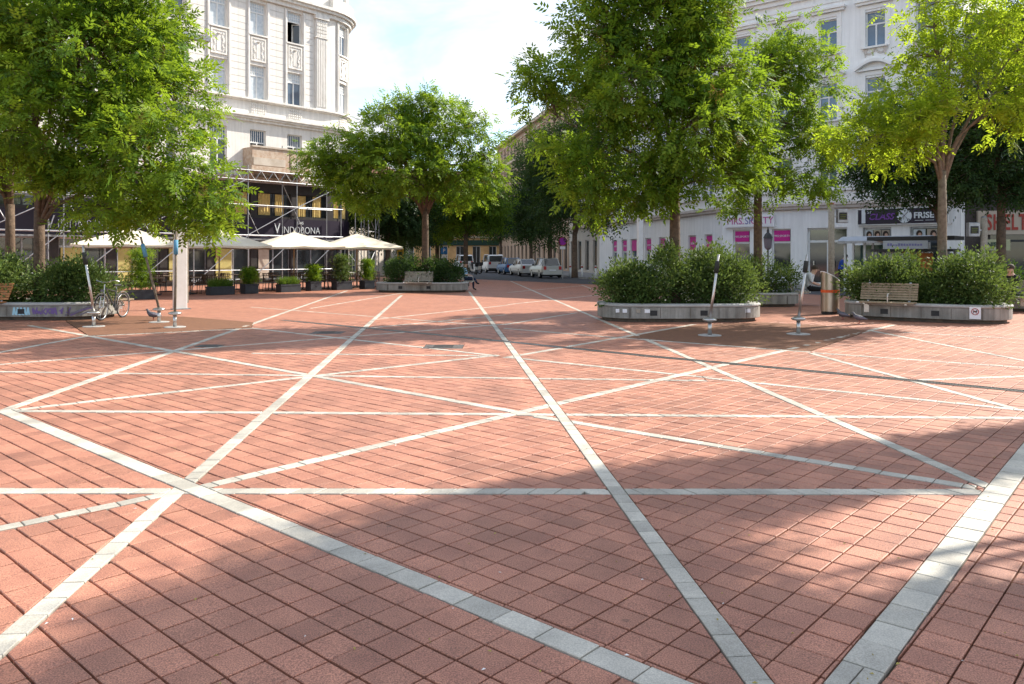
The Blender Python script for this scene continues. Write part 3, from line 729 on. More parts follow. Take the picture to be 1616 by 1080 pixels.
def cornices(par, x0, x1, rot=0, m_='white_trim', g='grey_cornice'):
    for nm, prof, mm_ in (('main_cornice', [(-.55, 16.62, 16.9), (-.38, 16.4, 16.62), (-.2, 16.15, 16.4), (-.07, 15.7, 15.82)], m_), ('cornice', [(-.34, 4.5, 4.66), (-.24, 4.34, 4.5), (-.1, 4.28, 4.34)], g), ('string_course', [(-.16, 5.28, 5.42)], m_), ('string_course', [(-.12, 8.3, 8.42)], m_)):
        mb = MB()
        for y0, z0, z1 in prof: mb.box(x0, x1, y0, -.001, z0, z1)
        mb.build(nm, mm_, par, rotz=rot)
cornices(wb, -.3, WX+.1)
def upper(par, c, rot=0, first='glass_green', pn='glass', lite=False):
    for f, (a, b) in enumerate(FLO):
        o = window(par, c-FW, c+FW, a, b, pane=first if f == 0 else pn, pane2=None, transom=.64, fw=.06, sill=.2 if f else None, rotz=rot)
        t_ = MB()
        for e in (-1, 1): t_.box(c+e*(FW+.12)-.12, c+e*(FW+.12)+.12, -.06, -.001, a-.05, b+.12)
        t_.box(c-FW-.24, c+FW+.24, -.06, -.001, b+.12, b+.34)
        if f == 0:
            for k in range(5): t_.box(c+FW+.0, c+FW+.26, -.09, -.06, a+.05+k*.38, a+.38+k*.38); t_.box(c-FW-.26, c-FW, -.09, -.06, a+.05+k*.38, a+.38+k*.38)
        t_.build('surround', 'white_trim', o)
        if f == 2:
            t_ = MB(); t_.box(c-FW-.5, c+FW+.5, -.34, -.001, b+.5, b+.62); t_.box(c-FW-.42, c+FW+.42, -.24, -.001, b+.36, b+.5); t_.build('pediment', 'white_trim', o)
        if f == 1:
            t_ = MB(); nn = 12; W_ = FW+.48; out = []
            for k in range(nn+1):
                x = c - W_ + 2*W_*k/nn; out.append((x, b+.38 + .42*math.sin(math.pi*k/nn)))
            for (xa, za), (xb, zb) in zip(out[:-1], out[1:]): t_.prism_y([(xa, za), (xb, zb), (xb, zb+.16), (xa, za+.16)], -.34, -.001)
            t_.box(c-W_+.05, c+W_-.05, -.2, -.001, b+.36, b+.46); t_.build('arched_pediment', 'white_trim', o)
        if f == 2 and not lite:
            t_ = MB(); rr2 = random.Random(int(c*10))
            for k in range(15):
                x = c-FW-.1+k*(2*FW+.2)/14; z = a-.16-.22*abs(math.sin(k*math.pi/7)); t_.box(x-.05, x+.05, -.05, -.001, z-.05, z+.04)
            for e in (-1, 1): t_.add([(c+e*.5-.12,-.06,a-.1),(c+e*.5+.12,-.06,a-.1),(c+e*.5,-.06,a-.55),(c+e*.5-.12,-.001,a-.1),(c+e*.5+.12,-.001,a-.1),(c+e*.5,-.001,a-.55)], [(0,2,1),(0,1,4,3),(1,2,5,4),(2,0,3,5)])
            t_.build('festoon', 'grey_cornice', o)
for i, c in enumerate(fc): upper(wb, c, first='glass_green', pn='glass' if i != 3 else 'glass')
# ashlar blocks of the first floor
blk = None; rr_ = random.Random(8)
for i in range(len(fc)-1):
    a = fc[i]+FW+.3; b = fc[i+1]-FW-.3; w_ = (b-a-.02)/2
    for k in range(6):
        z = 5.46 + k*.44
        if k % 2: segs = [(a, b)]
        else: segs = [(a, (a+b)/2), ((a+b)/2, b)]
        for p_, q_ in segs:
            o = MB().box(p_+.012, q_-.012, -.03, -.001, z+.012, z+.428).build('ashlar_block', 'white_wall', wb)
for c in fc + [0.0]:
    MB().box(c+.75, c+1.75, -.025, -.001, 4.78, 5.18).build('panel', 'white_trim', wb) if c < 11 else None
    if c: MB().box(c-.55, c+.55, -.025, -.001, 4.75, 5.2).build('panel', 'white_trim', wb)
# shop fronts
for k, (a, b, c, d) in enumerate(doorh):
    if k < 2:
        o = window(wb, a, b, c, d, pane='glass_dark', transom=.67, mull=0, fw=.08)
        MB().box(a+.1, b-.1, .10, .135, c+(d-c)*.67+.06, d-.09).build('magenta_panel', 'magenta', o)
        text(o, 'MRS.SPORTY', .17, ((a+b)/2, .09, d-.42), 'sign_white', .01)
    elif k == 2:
        o = window(wb, a, b, c, d, pane='glass_dark', transom=.76, mull=1, fw=.09)
        for x in (a+.08, (a+b)/2+.1): MB().bar((x+.25, .1, 1.0), (x+.25, .1, 1.4), .03, .05).build('door_handle', 'steel', o)
    else:
        o = window(wb, a, b, c, d, pane='glass_dark' if k == 4 else 'glass', transom=0, mull=0, fw=.1, frame='galv')
        ps = [(a+.12+e*.42, a+.5+e*.42) for e in range(3)] if k == 3 else [(a+.15, a+.72), (a+.8, b-.15)]
        for e, (p_, q_) in enumerate(ps):
            pp = MB().box(p_, q_, .08, .12, d-.72, d-.14).build('portrait_poster', 'sign_beige' if e else 'curtain', o)
            hh = MB(); cx_ = (p_+q_)/2; hh.prism_y([(cx_+.15*math.cos(t_*.628), d-.38+.2*math.sin(t_*.628)) for t_ in range(10)], .06, .08); hh.build('dark_hair', 'hair', pp)
            hh = MB(); hh.prism_y([(cx_+.03+.085*math.cos(t_*.628), d-.44+.13*math.sin(t_*.628)) for t_ in range(10)], .05, .06); hh.build('face', 'skin', pp)
def signboard(name, label, par_m, x0, x1, z0, z1, face, rim='white_paint'):
    o = thing(name, label, 'shop sign', (CX, CY, 0), FROT)
    MB().box(x0, x1, -.22, -.002, z0, z1).build('board', rim, o)
    MB().box(x0+.05, x1-.05, -.235, -.2201, z0+.05, z1-.05).build('face', face, o)
    return o
o = signboard('shop_sign', 'white sign board with pink and blue letters over the magenta shop windows', wb, .29, 3.34, 3.38, 4.1, 'sign_white', 'sign_white')
text(o, 'MRS.', .56, (.98, -.25, 3.74), 'pinktext', .012, xs=.95); text(o, 'SP', .56, (1.83, -.25, 3.74), 'bluetext', .012); text(o, 'ORTY', .56, (2.63, -.25, 3.74), 'pinktext', .012, xs=.95)
o = signboard('shop_sign', 'dark purple hairdresser sign with scissors roundel and white letters', wb, 7.98, 12.4, 3.32, 4.2, 'sign_dark')
text(o, '1', .95, (8.32, -.25, 3.74), 'letter_white', .012, bold=.035, xs=1.2); text(o, 'ST', .2, (8.62, -.25, 4.0), 'letter_white', .012); text(o, 'CLASS', .46, (9.2, -.25, 3.74), 'purple', .012, shear=.25, bold=.008)
mb = MB(); mb.prism_y([(10.35+.36*math.cos(k*math.pi/14), 3.76+.36*math.sin(k*math.pi/14)) for k in range(28)], -.25, -.236); rd = mb.build('roundel', 'letter_white', o)
mb = MB()
for e in (-1, 1):
    mb.bar((10.35-e*.2, -.255, 3.56), (10.35+e*.18, -.255, 3.98), .01, .05, (0,1,0)); mb.path([(10.35-e*.21+.06*math.cos(k*.785), -.256, 3.54+.06*math.sin(k*.785)) for k in range(8)], .016, 5, closed=True)
mb.build('scissors', 'sign_dark', rd)
text(o, 'FRISEUR', .42, (11.55, -.25, 3.76), 'letter_white', .012, bold=.012)
mb = MB()
for k in range(3): mb.box(10.85+k*.5, 11.25+k*.5, -.245, -.236, 3.5, 3.52)
mb.build('underline', 'letter_white', o)
# wing along the street (local x runs towards the viewer, so negative x recedes)
sw = thing('street_wing', 'beige white street wing with small magenta windows receding behind the trees', 'building', (CX, CY, 0), SROT)
SL = -24.0
swc = [(-1.87, .55), (-4.3, .6), (-9.4, .6), (-12.1, .6), (-15.2, .75), (-17.4, .6), (-19.8, .55)]
uc = [-1.6 - 2.5*k for k in range(9)]
hol = [(c-w_, c+w_, 1.0 if i != 4 else .1, 3.05) for i, (c, w_) in enumerate(swc)] + [(c-FW, c+FW, a, b) for c in uc for a, b in FLO]
mb = MB(); wall(mb, SL, 0, 0, 16.6, hol, 0, .3); mb.build('wall', 'white_wall', sw)
cornices(sw, SL, .0)
for i, (c, w_) in enumerate(swc):
    o = window(sw, c-w_, c+w_, 1.0 if i != 4 else .1, 3.05, pane='glass', transom=.5, mull=0, fw=.08)
    MB().box(c-w_+.1, c+w_-.1, .09, .135, 2.1, 2.95).build('magenta_panel', 'magenta', o)
    if i != 4: text(o, 'SPORTY', .2, (c, .08, 2.5), 'sign_white', .01)
for c in uc: upper(sw, c, first='glass', lite=True)
mb = MB(); mb.add([(SL,-.3,16.9),(0,-.3,16.9),(0,5,19.4),(SL,5,19.4)], [(0,1,2,3)]); mb.build('roof', 'roof_tile', sw)
MB().tube((-6.9, -.08, 0.1), (-6.9, -.08, 16.2), .05, n=8).build('downpipe', 'galv', sw)

def row_house(name, label, x0, x1, H, m_, trim, origin, rot, ground_arch=False, floors=4, shop=None):
    b = thing(name, label, 'building', origin, rot); hol = []; nw = max(2, int((x1-x0)/2.3)); fh = (H-5.2)/(floors)
    wn = [x0 + (x1-x0)*(k+.5)/nw for k in range(nw)]
    for c in wn:
        for f in range(floors): z = 5.0 + f*fh; hol.append((c-.45, c+.45, z+.3, z+.3+fh*.6))
        hol.append((c-.6, c+.6, .3, 3.2))
    mb = MB(); wall(mb, x0, x1, 0, H, hol, 0, .25); mb.box(x0, x1, 8, 8.1, 0, H); mb.box(x1-.05, x1-.001, .01, 8, 0, H); mb.build('wall', m_, b)
    for q in hol:
        o = MB().box(q[0], q[1], .14, .2, q[2], q[3]).build('window', 'white_paint', b); w_ = (q[1]-q[0])
        MB().box(q[0]+.07, q[0]+w_/2-.03, .125, .139, q[2]+.07, q[3]-.07).build('pane', 'glass_dark', o); MB().box(q[0]+w_/2+.03, q[1]-.07, .125, .139, q[2]+.07, q[3]-.07).build('pane', 'glass_dark', o)
        if q[2] > 4: MB().box(q[0]-.15, q[1]+.15, -.15, -.001, q[2]-.14, q[2]-.01).build('sill', trim, o); MB().box(q[0]-.2, q[1]+.2, -.18, -.001, q[3]+.15, q[3]+.3).build('lintel', trim, o)
    for z, d in ((4.4, .25), (5.0+fh*(floors-1)-.1, .22), (H-.35, .55)): MB().box(x0-.05, x1+.02, -d, -.001, z, z+.3).build('cornice', trim, b)
    MB().add([(x0,-.6,H),(x1,-.6,H),(x1,4,H+2.2),(x0,4,H+2.2),(x1,8.2,H),(x0,8.2,H)], [(0,1,2,3),(3,2,4,5),(1,4,2),(0,3,5)]).build('roof', 'roof_tile', b)
    if shop:
        MB().box(x0+.2, x1-.2, -.2, -.001, 3.3, 4.1).build('shop_fascia', shop, b)
    return b
row_house('town_house', 'tan plastered town house with grey cornice far down the street', -74, -34.2, 18.2, 'tan_wall', 'tan_trim', (CX, CY, 0), SROT)
row_house('town_house', 'beige town house with arched doorway next to the white street wing', -34, -24.1, 16.8, 'beige_wall', 'tan_trim', (CX, CY, 0), SROT, floors=3)
row_house('town_house', 'orange plastered house with shop front closing the far end of the street', -16, 9, 12.5, 'orange_wall', 'tan_trim', (-8.0, 118, 0), R(14), floors=2, shop='green_dark')
row_house('town_house', 'beige house behind the trees left of the street', -30, -1, 8.6, 'beige_wall', 'tan_trim', (-9, 74, 0), R(64), floors=2)
# shop building on the far right, shade put into its stone colour
db = thing('shade_toned_shop', 'speckled stone building, wall toned as shaded, with red lettered sign at right edge', 'building', (23.0, 40.2, 0), R(-14))
mb = MB(); wall(mb, .0, 22, 0, 14, [(1.2, 4.6, .2, 3.0), (5.4, 9, .2, 3.0)] + [(c, c+1.3, z, z+1.9) for c in (1.5, 4.2, 6.9, 9.6, 12.3) for z in (6.6, 10.2)], 0, .3); mb.build('wall', 'stone_shade', db)
for a, b in ((1.2, 4.6), (5.4, 9)): window(db, a, b, .2, 3.0, pane='glass_dark', frame='dark_metal', transom=.8, fw=.08)
for c in (1.5, 4.2, 6.9, 9.6, 12.3):
    for z in (6.6, 10.2): window(db, c, c+1.3, z, z+1.9, pane='glass_dark', frame='white_paint')
MB().box(0, 22, -.4, -.001, 5.4, 5.8).build('cornice', 'beige_wall', db)
MB().box(0, 22, .3, 8, 13.9, 14.1).build('roof', 'roof_tile', db)
o = thing('shop_sign', 'beige board with large worn red capital letters on the shade-toned building', 'shop sign', (23.0, 40.2, 0), R(-14))
MB().box(.6, 7.0, -.25, -.002, 2.75, 3.95).build('board', 'sign_beige', o); text(o, 'SHELTER', 1.1, (.95, -.27, 3.33), 'sign_red', .03, align='LEFT', bold=.02, xs=.56, space=1.1)
o = thing('shop_sign', 'small yellowish sign board with dark letters below the red lettered sign', 'shop sign', (23.0, 40.2, 0), R(-14))
MB().box(.75, 2.0, -.4, -.3, 1.95, 2.5).build('board', 'sign_yellowish', o); text(o, 'NIBRA', .3, (1.38, -.41, 2.25), 'green_dark', .01, bold=.008)
MB().box(1.3, 1.36, -.3, -.002, 2.1, 2.2).build('bracket', 'dark_metal', o)
# ------------------------------------------------------------ planters
def outline(L, D, bow=.10, n=10):
    """rounded bench-planter outline, ccw, centred; front (-y) gently bowed"""
    r = D/2*.92; pts = []
    for cx_, cy_, a0 in ((L/2-r, -D/2+r, -90), (L/2-r, D/2-r, 0), (-L/2+r, D/2-r, 90), (-L/2+r, -D/2+r, 180)):
        for k in range(n+1):
            a = R(a0 + 90*k/n); pts.append((cx_+r*math.cos(a), cy_+r*math.sin(a)))
    out = []
    for i, p in enumerate(pts):
        q = pts[(i+1) % len(pts)]
        out.append(p); d = math.hypot(q[0]-p[0], q[1]-p[1])
        if d > .4:
            for k in range(1, 12): out.append((p[0]+(q[0]-p[0])*k/12, p[1]+(q[1]-p[1])*k/12))
    return [(x, y + math.copysign(bow, y)*(1-(2*x/L)**2) if abs(y) > .05 else y) for x, y in out]
def offset(P, d):
    n = len(P); out = []
    for i in range(n):
        a, b = P[i-1], P[(i+1) % n]; tx, ty = b[0]-a[0], b[1]-a[1]; L = math.hypot(tx, ty) or 1; out.append((P[i][0]+ty/L*d, P[i][1]-tx/L*d))
    return out
def ringmesh(P, prof, name, m_, par, closed_top=False):
    mb = MB(); n = len(P)
    for o_, z in prof: mb.v += [(x, y, z) for x, y in offset(P, o_)]
    for k in range(len(prof)-1):
        for i in range(n): mb.f.append([k*n+i, k*n+(i+1) % n, (k+1)*n+(i+1) % n, (k+1)*n+i]); mb.m.append(0)
    if closed_top: mb.f.append([(len(prof)-1)*n+i for i in range(n)]); mb.m.append(0)
    return mb.build(name, m_, par, smooth=False)
PL = []
def planter(label, x, y, rot, L=4.2, D=1.9, seams=True):
    t = thing('planter', label, 'planter', (x, y, 0), rot, 'concrete bench planters on the plaza'); P = outline(L, D)
    ringmesh(P, [(-.12, 0), (-.12, .09)], 'plinth', 'plinth', t)
    ringmesh(P, [(-.12, .088), (-.012, .09), (0, .10), (0, .365), (-.015, .38)], 'wall', 'concrete', t)
    ringmesh(P, [(-.016, .379), (.012, .39), (.02, .41), (.016, .435), (-.01, .455), (-.05, .46), (-.26, .46), (-.28, .45), (-.28, .36)], 'rim', 'concrete_rim', t)
    ringmesh(P, [(-.281, .385), (-.6, .40)], 'soil', 'soil', t, True)
    mb = MB(); xs_ = [-L*.34, -L*.16, L*.02, L*.19, L*.36]
    for xx in xs_:
        yy = -D/2 - .10*(1-(2*xx/L)**2); mb.box(xx-.006, xx+.006, yy-.003, yy+.02, .11, .362)
    mb.build('joint_line', 'plinth', t)
    for xx in (-L*.2, L*.10):
        yy = -D/2 - .10*(1-(2*xx/L)**2); MB().box(xx-.09, xx+.09, yy-.006, yy+.03, .17, .30).build('vent_hole', 'black', t)  # black boxes stand for the dark vent holes
    PL.append(t); return t
def bench(label, x, y, rot, w=1.45, m_='wood_grey', grp='slatted benches fixed to the planters'):
    """seat slats project over the planter front (-y); back leans over the rim"""
    b = thing('bench', label, 'bench', (x, y, 0), rot, grp)
    for k in range(5): MB().box(-w/2, w/2, -.38+k*.095, -.305+k*.095, .455, .49).build('seat_slat', m_, b, bevel=.006)
    for k in range(7):
        z = .53+k*.062; yy = .12+k*.030; MB().add([(-w/2+.0,yy,z),(w/2,yy,z),(w/2,yy+.022,z+.05),(-w/2,yy+.022,z+.05),(-w/2,yy+.03,z),(w/2,yy+.03,z),(w/2,yy+.05,z+.05),(-w/2,yy+.05,z+.05)],
            [(0,1,2,3),(5,4,7,6),(0,4,5,1),(3,2,6,7),(0,3,7,4),(1,5,6,2)]).build('back_slat', m_, b)
    for e in (-1, 1):
        mb = MB(); mb.bar((e*w*.36, -.36, .44), (e*w*.36, .14, .44), .05, .03); mb.bar((e*w*.36, .14, .43), (e*w*.36, .36, .97), .05, .02); mb.bar((e*w*.36, -.02, .2), (e*w*.36, -.02, .44), .05, .12); mb.build('bracket', 'steel', b)
    mb = MB(); mb.path([(.06, -.30, .49), (.06, -.30, .62), (.06, -.24, .69), (.06, -.05, .70), (.06, .12, .69), (.06, .17, .66)], .018, 8); mb.build('armrest', 'steel', b)
    mb = MB(); mb.tube((-w/2+.02, -.395, .472), (-w/2+.08, -.395, .472), .02); mb.build('end_cap', 'white_paint', b)
    return b
P1 = planter('graffiti covered concrete planter with two tree trunks beside the bicycle', -13.05, 21.35, R(-2), 4.6)
P2 = planter('far concrete planter beside the seated man in blue', -4.2, 37.0, R(-2), 4.3)
P3 = planter('concrete planter with stickers in front right of the plaza centre', 4.36, 20.75, R(1), 4.2)
P4 = planter('concrete planter behind the tilting poles, half hidden by a nearer one', 7.45, 26.7, R(-2), 4.3)
P5 = planter('concrete planter carrying a no dogs sign at the right', 10.86, 20.75, R(-36), 3.9, 2.0)
P6 = planter('concrete planter cut off by the right picture edge', 16.2, 24.0, R(-40), 4.4)
sg = MB().box(1.13, 1.37, -1.08, -1.05, .13, .42).build('sign_plate', 'sign_white', P5)
mb = MB(); mb.path([(1.25+.075*math.cos(k*.4488), -1.083, .31+.075*math.sin(k*.4488)) for k in range(14)], .010, 5, closed=True); mb.bar((1.20, -1.083, .36), (1.30, -1.083, .26), .01, .014, (0,1,0)); mb.build('prohibition_ring', 'sign_red', sg)
mb = MB(); mb.box(1.21, 1.285, -1.086, -1.081, .295, .325); mb.box(1.27, 1.295, -1.086, -1.081, .315, .345); mb.box(1.215, 1.225, -1.086, -1.081, .27, .296); mb.box(1.27, 1.28, -1.086, -1.081, .27, .296); mb.build('dog_symbol', 'black', sg)
for xx, w_, m_ in ((-1.72, .09, 'sign_white'), (-1.55, .11, 'sign_white'), (-1.22, .11, 'wood_grey'), (-1.0, .13, 'sign_white'), (1.55, .13, 'sign_white')):
    yy = -.95 - .10*(1-(2*xx/4.2)**2)
    if abs(xx) > 1.4: yy = -.95 - .10*(1-(2*xx/4.2)**2) + .004 + (abs(xx)-1.22)**2*.42
    MB().box(xx-w_/2, xx+w_/2, yy-.012, yy+.01, .24, .33).build('sticker', m_, P3)
# graffiti on the left planter: paint strokes standing a hair off the concrete
def stroke(par, pts, w, m_):
    mb = MB(); pts = [((a_+.78)*.82+.25, b_) for a_, b_ in pts]
    fy = lambda x: -.95 - .10*(1-(2*x/4.6)**2) - .004 + (max(0, abs(x)-1.42)**2)*.40
    for (xa, za), (xb, zb) in zip(pts[:-1], pts[1:]):
        dx, dz = xb-xa, zb-za; L = math.hypot(dx, dz) or 1; nx_, nz = -dz/L*w/2, dx/L*w/2
        mb.add([(xa-nx_, fy(xa), za-nz), (xa+nx_, fy(xa), za+nz), (xb+nx_, fy(xb), zb+nz), (xb-nx_, fy(xb), zb-nz)], [(0,1,2,3)])
    return mb.build('graffiti', m_, par)
for k in range(5): stroke(P1, [(-.78+k*.11, .14), (-.74+k*.11, .34), (-.70+k*.11, .15)], .045, 'graffiti_blue')
gr = random.Random(9)
for k, x in enumerate((-.14, .12, .30, .48, .74)):
    for e in range(4): q0 = (x+gr.uniform(-.03,.16), gr.uniform(.16,.34)); stroke(P1, [q0, (q0[0]+gr.uniform(-.10,.12), gr.uniform(.16,.34)), (q0[0]+gr.uniform(-.06,.10), gr.uniform(.15,.35))], gr.uniform(.018,.05), 'graffiti_purple')
stroke(P1, [(.85, .14), (1.15, .22), (1.5, .36)], .05, 'graffiti_grey'); stroke(P1, [(1.0, .13), (1.3, .26), (1.62, .33)], .025, 'graffiti_purple'); stroke(P1, [(1.25, .14), (1.45, .22), (1.66, .25)], .04, 'graffiti_grey')
def on(pl, x, y): v_ = pl.matrix_basis @ Vector((x, y, 0)); return v_.x, v_.y
for pl, x, y, r_, w_, m_, lb_ in ((P5, -.72, -1.02, 0, 1.36, 'wood', 'slatted wooden bench on the front of the right planter'), (P2, -.05, -.98, 0, 1.3, 'wood_grey', 'grey slatted bench on the front of the far planter'),
      (P1, -.72, -1.0, R(-4), 1.5, 'wood_orange', 'orange brown slatted bench cut off by the left picture edge'), (P1, 2.05, .15, R(70), 1.1, 'wood', 'slatted bench behind the bicycle at the end of the graffiti planter'),
      (P4, 2.22, .1, R(72), 1.3, 'wood_grey', 'slatted bench behind the litter bin holding a seated person'), (P2, 2.0, .9, R(85), 1.2, 'wood_grey', 'bench at the end of the far planter under the man in blue')):
    q = on(pl, x, y); bench(lb_, q[0], q[1], pl.rotation_euler.z + r_, w_, m_)

# ------------------------------------------------------------ foliage
def unit(v): return v / (np.linalg.norm(v, axis=-1, keepdims=True) + 1e-9)
def sprays(rs, pos, dirs, size, nleaf=7, lw=.42, flat=.5):
    """compound leaves: every one a rachis with paired rhombic leaflets"""
    N = len(pos); up = unit(rs.normal(0, 1, (N,3))*flat + np.array([0,0,1.0])); x = unit(dirs); y = unit(np.cross(up, x)); z = np.cross(x, y)
    T = []
    for k in range(nleaf):
        if k == nleaf-1: bx_, ang, ln = .72, 0, .34
        else: bx_, ang, ln = .14 + .56*(k//2)/max(1, (nleaf-1)//2), (1 if k % 2 else -1)*1.0, .36
        d = np.array([math.cos(ang), math.sin(ang), -.22]); s_ = np.array([-math.sin(ang), math.cos(ang), 0]); b = np.array([bx_, 0, -.25*bx_*bx_])
        T += [b, b + d*ln*.45 + s_*ln*lw*.5, b + d*ln, b + d*ln*.45 - s_*ln*lw*.5]
    T = np.array(T); M_ = len(T)
    sz = (size*rs.uniform(.7, 1.3, N))[:,None,None]
    V = pos[:,None,:] + sz*(T[None,:,0:1]*x[:,None,:] + T[None,:,1:2]*y[:,None,:] + T[None,:,2:3]*z[:,None,:])
    return V.reshape(-1,3), np.arange(N*M_).reshape(-1,4), N*nleaf
def lobe_points(rs, lobes, n, inner=.45):
    L = np.array(lobes, float); w = (L[:,3]*L[:,4]*L[:,5])**(2/3); k = rs.choice(len(L), n, p=w/w.sum())
    d = unit(rs.normal(0,1,(n,3))); r = inner + (1-inner)*rs.random(n)**.6
    return L[k,:3] + d*r[:,None]*L[k,3:6], d, k
def tree(name, label, base, lobes, trunk_r=.16, fork=2.6, nclump=170, per=22, size=.42, seed=1, leaf='leaf', clump_r=.55, bark='bark', nleaf=7, seeds=.05, limbs=7, group='plaza trees', lean=(0,0), branch=True):
    rs = np.random.RandomState(seed); rr = random.Random(seed)
    t = thing(name, label, 'tree', (base[0], base[1], 0), 0, group); B = np.array([base[0], base[1], 0.0])
    Lb = [(l_[0]-B[0], l_[1]-B[1], l_[2], l_[3], l_[4], l_[5]) for l_ in lobes]
    cl, cd, _ = lobe_points(rs, Lb, nclump, .35)
    # trunk and limbs
    mb = MB(); top = max(l_[2]+l_[5]*.4 for l_ in Lb); F = Vector((lean[0], lean[1], fork))
    mb.path([(0,0,.30), (lean[0]*.15, lean[1]*.15, fork*.3), (lean[0]*.6, lean[1]*.6, fork*.7), tuple(F)], [trunk_r*1.25, trunk_r*1.02, trunk_r*.95, trunk_r*.86], 10)
    mb.build('trunk', bark, t, smooth=True)
    br = MB(); nodes = []
    if branch:
        order = sorted(range(len(Lb)), key=lambda i: -Lb[i][3]); tg = [Vector(Lb[i][:3]) for i in order[:limbs]] + [Vector((lean[0]+rr.uniform(-.5,.5), lean[1], top))]
        for q in tg:
            d = q - F; m1 = F + d*.33 + Vector((rr.uniform(-.2,.2), rr.uniform(-.2,.2), abs(d.length)*.10)); m2 = F + d*.68 + Vector((rr.uniform(-.25,.25), rr.uniform(-.25,.25), abs(d.length)*.06))
            r0 = trunk_r*(.46 if q != tg[-1] else .72); pts = [F - Vector((0,0,.45)), F + d*.12 + Vector((0,0,.12)), m1, m2, q]
            br.path([tuple(p) for p in pts], [r0, r0*.85, r0*.6, r0*.38, r0*.14], 7)
            nodes += [(pts[1]+(m1-pts[1])*.6, r0*.5), (m1, r0*.55), ((m1+m2)/2, r0*.42), (m2, r0*.33), ((m2+q)/2, r0*.22), (q, r0*.14)]
        NP = np.array([list(a) for a, _ in nodes])
        for c in cl:
            k = int(np.argmin(((NP-c)**2).sum(1) + rs.random(len(NP))*.3)); a = NP[k]; mdl = (a+c)/2 + rs.normal(0,.10,3) + np.array([0,0,.08])
            r0 = min(nodes[k][1], .035); br.path([tuple(a), tuple(mdl), tuple(c)], [r0, r0*.6, .006], 4, cap=False)
        br.build('limbs', bark, t, smooth=True)
    n = nclump*per; ci = np.repeat(np.arange(nclump), per)
    off = rs.normal(0, 1, (n,3))*np.array([.55,.55,.38])*clump_r*rs.uniform(.7,1.35,nclump)[ci][:,None]
    pos = cl[ci] + off; dirs = unit(off)*.7 + cd[ci]*.35 + rs.normal(0,.45,(n,3)) + np.array([0,0,-.25])
    V, Q, nf = sprays(rs, pos, dirs, size, nleaf)
    tint = np.clip(rs.normal(.46,.22,nclump)[ci] + rs.normal(0,.15,n), 0, 1); tint = np.repeat(tint, nleaf)
    link('crown', fastmesh('crown', V, Q, [leaf], tint), t)
    if seeds:
        ns_ = int(nclump*seeds*3); c = cl[rs.choice(nclump, ns_)] + rs.normal(0,.3,(ns_,3)); m_ = 26
        pos = np.repeat(c, m_, 0) + rs.normal(0,1,(ns_*m_,3))*np.array([.07,.07,.13]); V, Q, nf = sprays(rs, pos, rs.normal(0,.4,(ns_*m_,3))+np.array([0,0,-1.0]), .10, 3, .3)
        link('seed_cluster', fastmesh('seeds', V, Q, ['seed'], rs.random(nf)), t)
    return t
def px(u, v, Y, ru, rv, rd=None):                   # crown lobe seen at u,v from the plaza, at depth Y
    k = Y/FPX; p = at(u, v, Y); return (p[0], p[1], p[2], ru*k, rd or ru*k*.9, rv*k)
YA = 21.6
tree('plaza_tree', 'large leafy tree with thick brown trunk rising from the graffiti planter', ((62-808)/FPX*YA, YA), [px(300,305,YA-1,70,58), px(225,225,YA-1.5,105,90), px(275,165,YA,70,60), px(150,110,YA-1,120,100), px(230,60,YA+.5,75,85), px(60,190,YA-1.5,110,95), px(90,20,YA,130,110), px(190,-40,YA,110,110), px(130,290,YA-1.2,70,40), px(190,335,YA-1,76,32), px(330,345,YA-1,50,32), px(0,80,YA,110,110), px(10,235,YA-1,70,40)],
     .15, 2.9, 560, 23, .40, 11, 'leaf', .38, limbs=10, seeds=.09)
tree('plaza_tree', 'leafy tree with slimmer shaded trunk at the left picture edge', ((16-808)/FPX*23.5, 23.5), [px(-30,180,23.5,120,110), px(30,60,23.5,110,110), px(-80,60,23.5,110,120), px(-60,260,23,90,50), px(40,215,24,70,50), px(-30,-60,23.5,130,110)],
     .14, 3.2, 190, 22, .37, 12, 'leaf', .40, limbs=5)
YC = 37.0
tree('plaza_tree', 'round crowned tree in the far planter beside the man in blue', ((670-808)/FPX*YC, YC+.3), [px(555,250,YC-.5,62,42), px(510,258,YC,34,30), px(620,205,YC-.5,70,48), px(655,165,YC,42,30), px(700,205,YC,62,50), px(752,220,YC,44,46), px(770,265,YC,36,40), px(640,265,YC-1,80,48), px(720,285,YC,60,40), px(590,300,YC-.5,52,36), px(550,290,YC,30,30)],
     .17, 3.9, 380, 22, .44, 13, 'leaf', .40, limbs=9, seeds=.05)
YD = 20.9
tree('plaza_tree', 'tall dense tree with slim dark trunk in the stickered planter', ((1065-808)/FPX*YD, YD), [px(880,185,YD,66,52), px(850,120,YD,34,30), px(930,265,YD-.5,58,62), px(995,130,YD-1,92,76), px(950,60,YD,72,62), px(1080,205,YD-1,88,76), px(1050,30,YD,105,84), px(1115,110,YD-.5,62,80), px(1105,285,YD-1,52,34), px(1020,290,YD-.5,54,38), px(1000,-70,YD,110,80), px(1100,-60,YD,80,80), px(945,318,YD-.3,36,22), px(1172,150,YD,46,66), px(1170,240,YD,40,44)],
     .145, 3.3, 480, 21, .40, 14, 'leaf', .36, limbs=11, seeds=.11)
YE = 26.6
tree('plaza_tree', 'airy light green tree with forked dark trunk in the second planter', ((1196-808)/FPX*YE, YE), [px(1255,85,YE,52,52), px(1215,110,YE,50,60), px(1285,150,YE,42,42), px(1230,190,YE-.5,62,52), px(1295,225,YE,38,34), px(1185,255,YE-.5,48,46), px(1250,285,YE,52,28), px(1165,310,YE,34,24), px(1290,285,YE,24,24)],
     .14, 4.6, 165, 19, .39, 15, 'leaf', .37, limbs=8, seeds=.06)
YF = 20.8
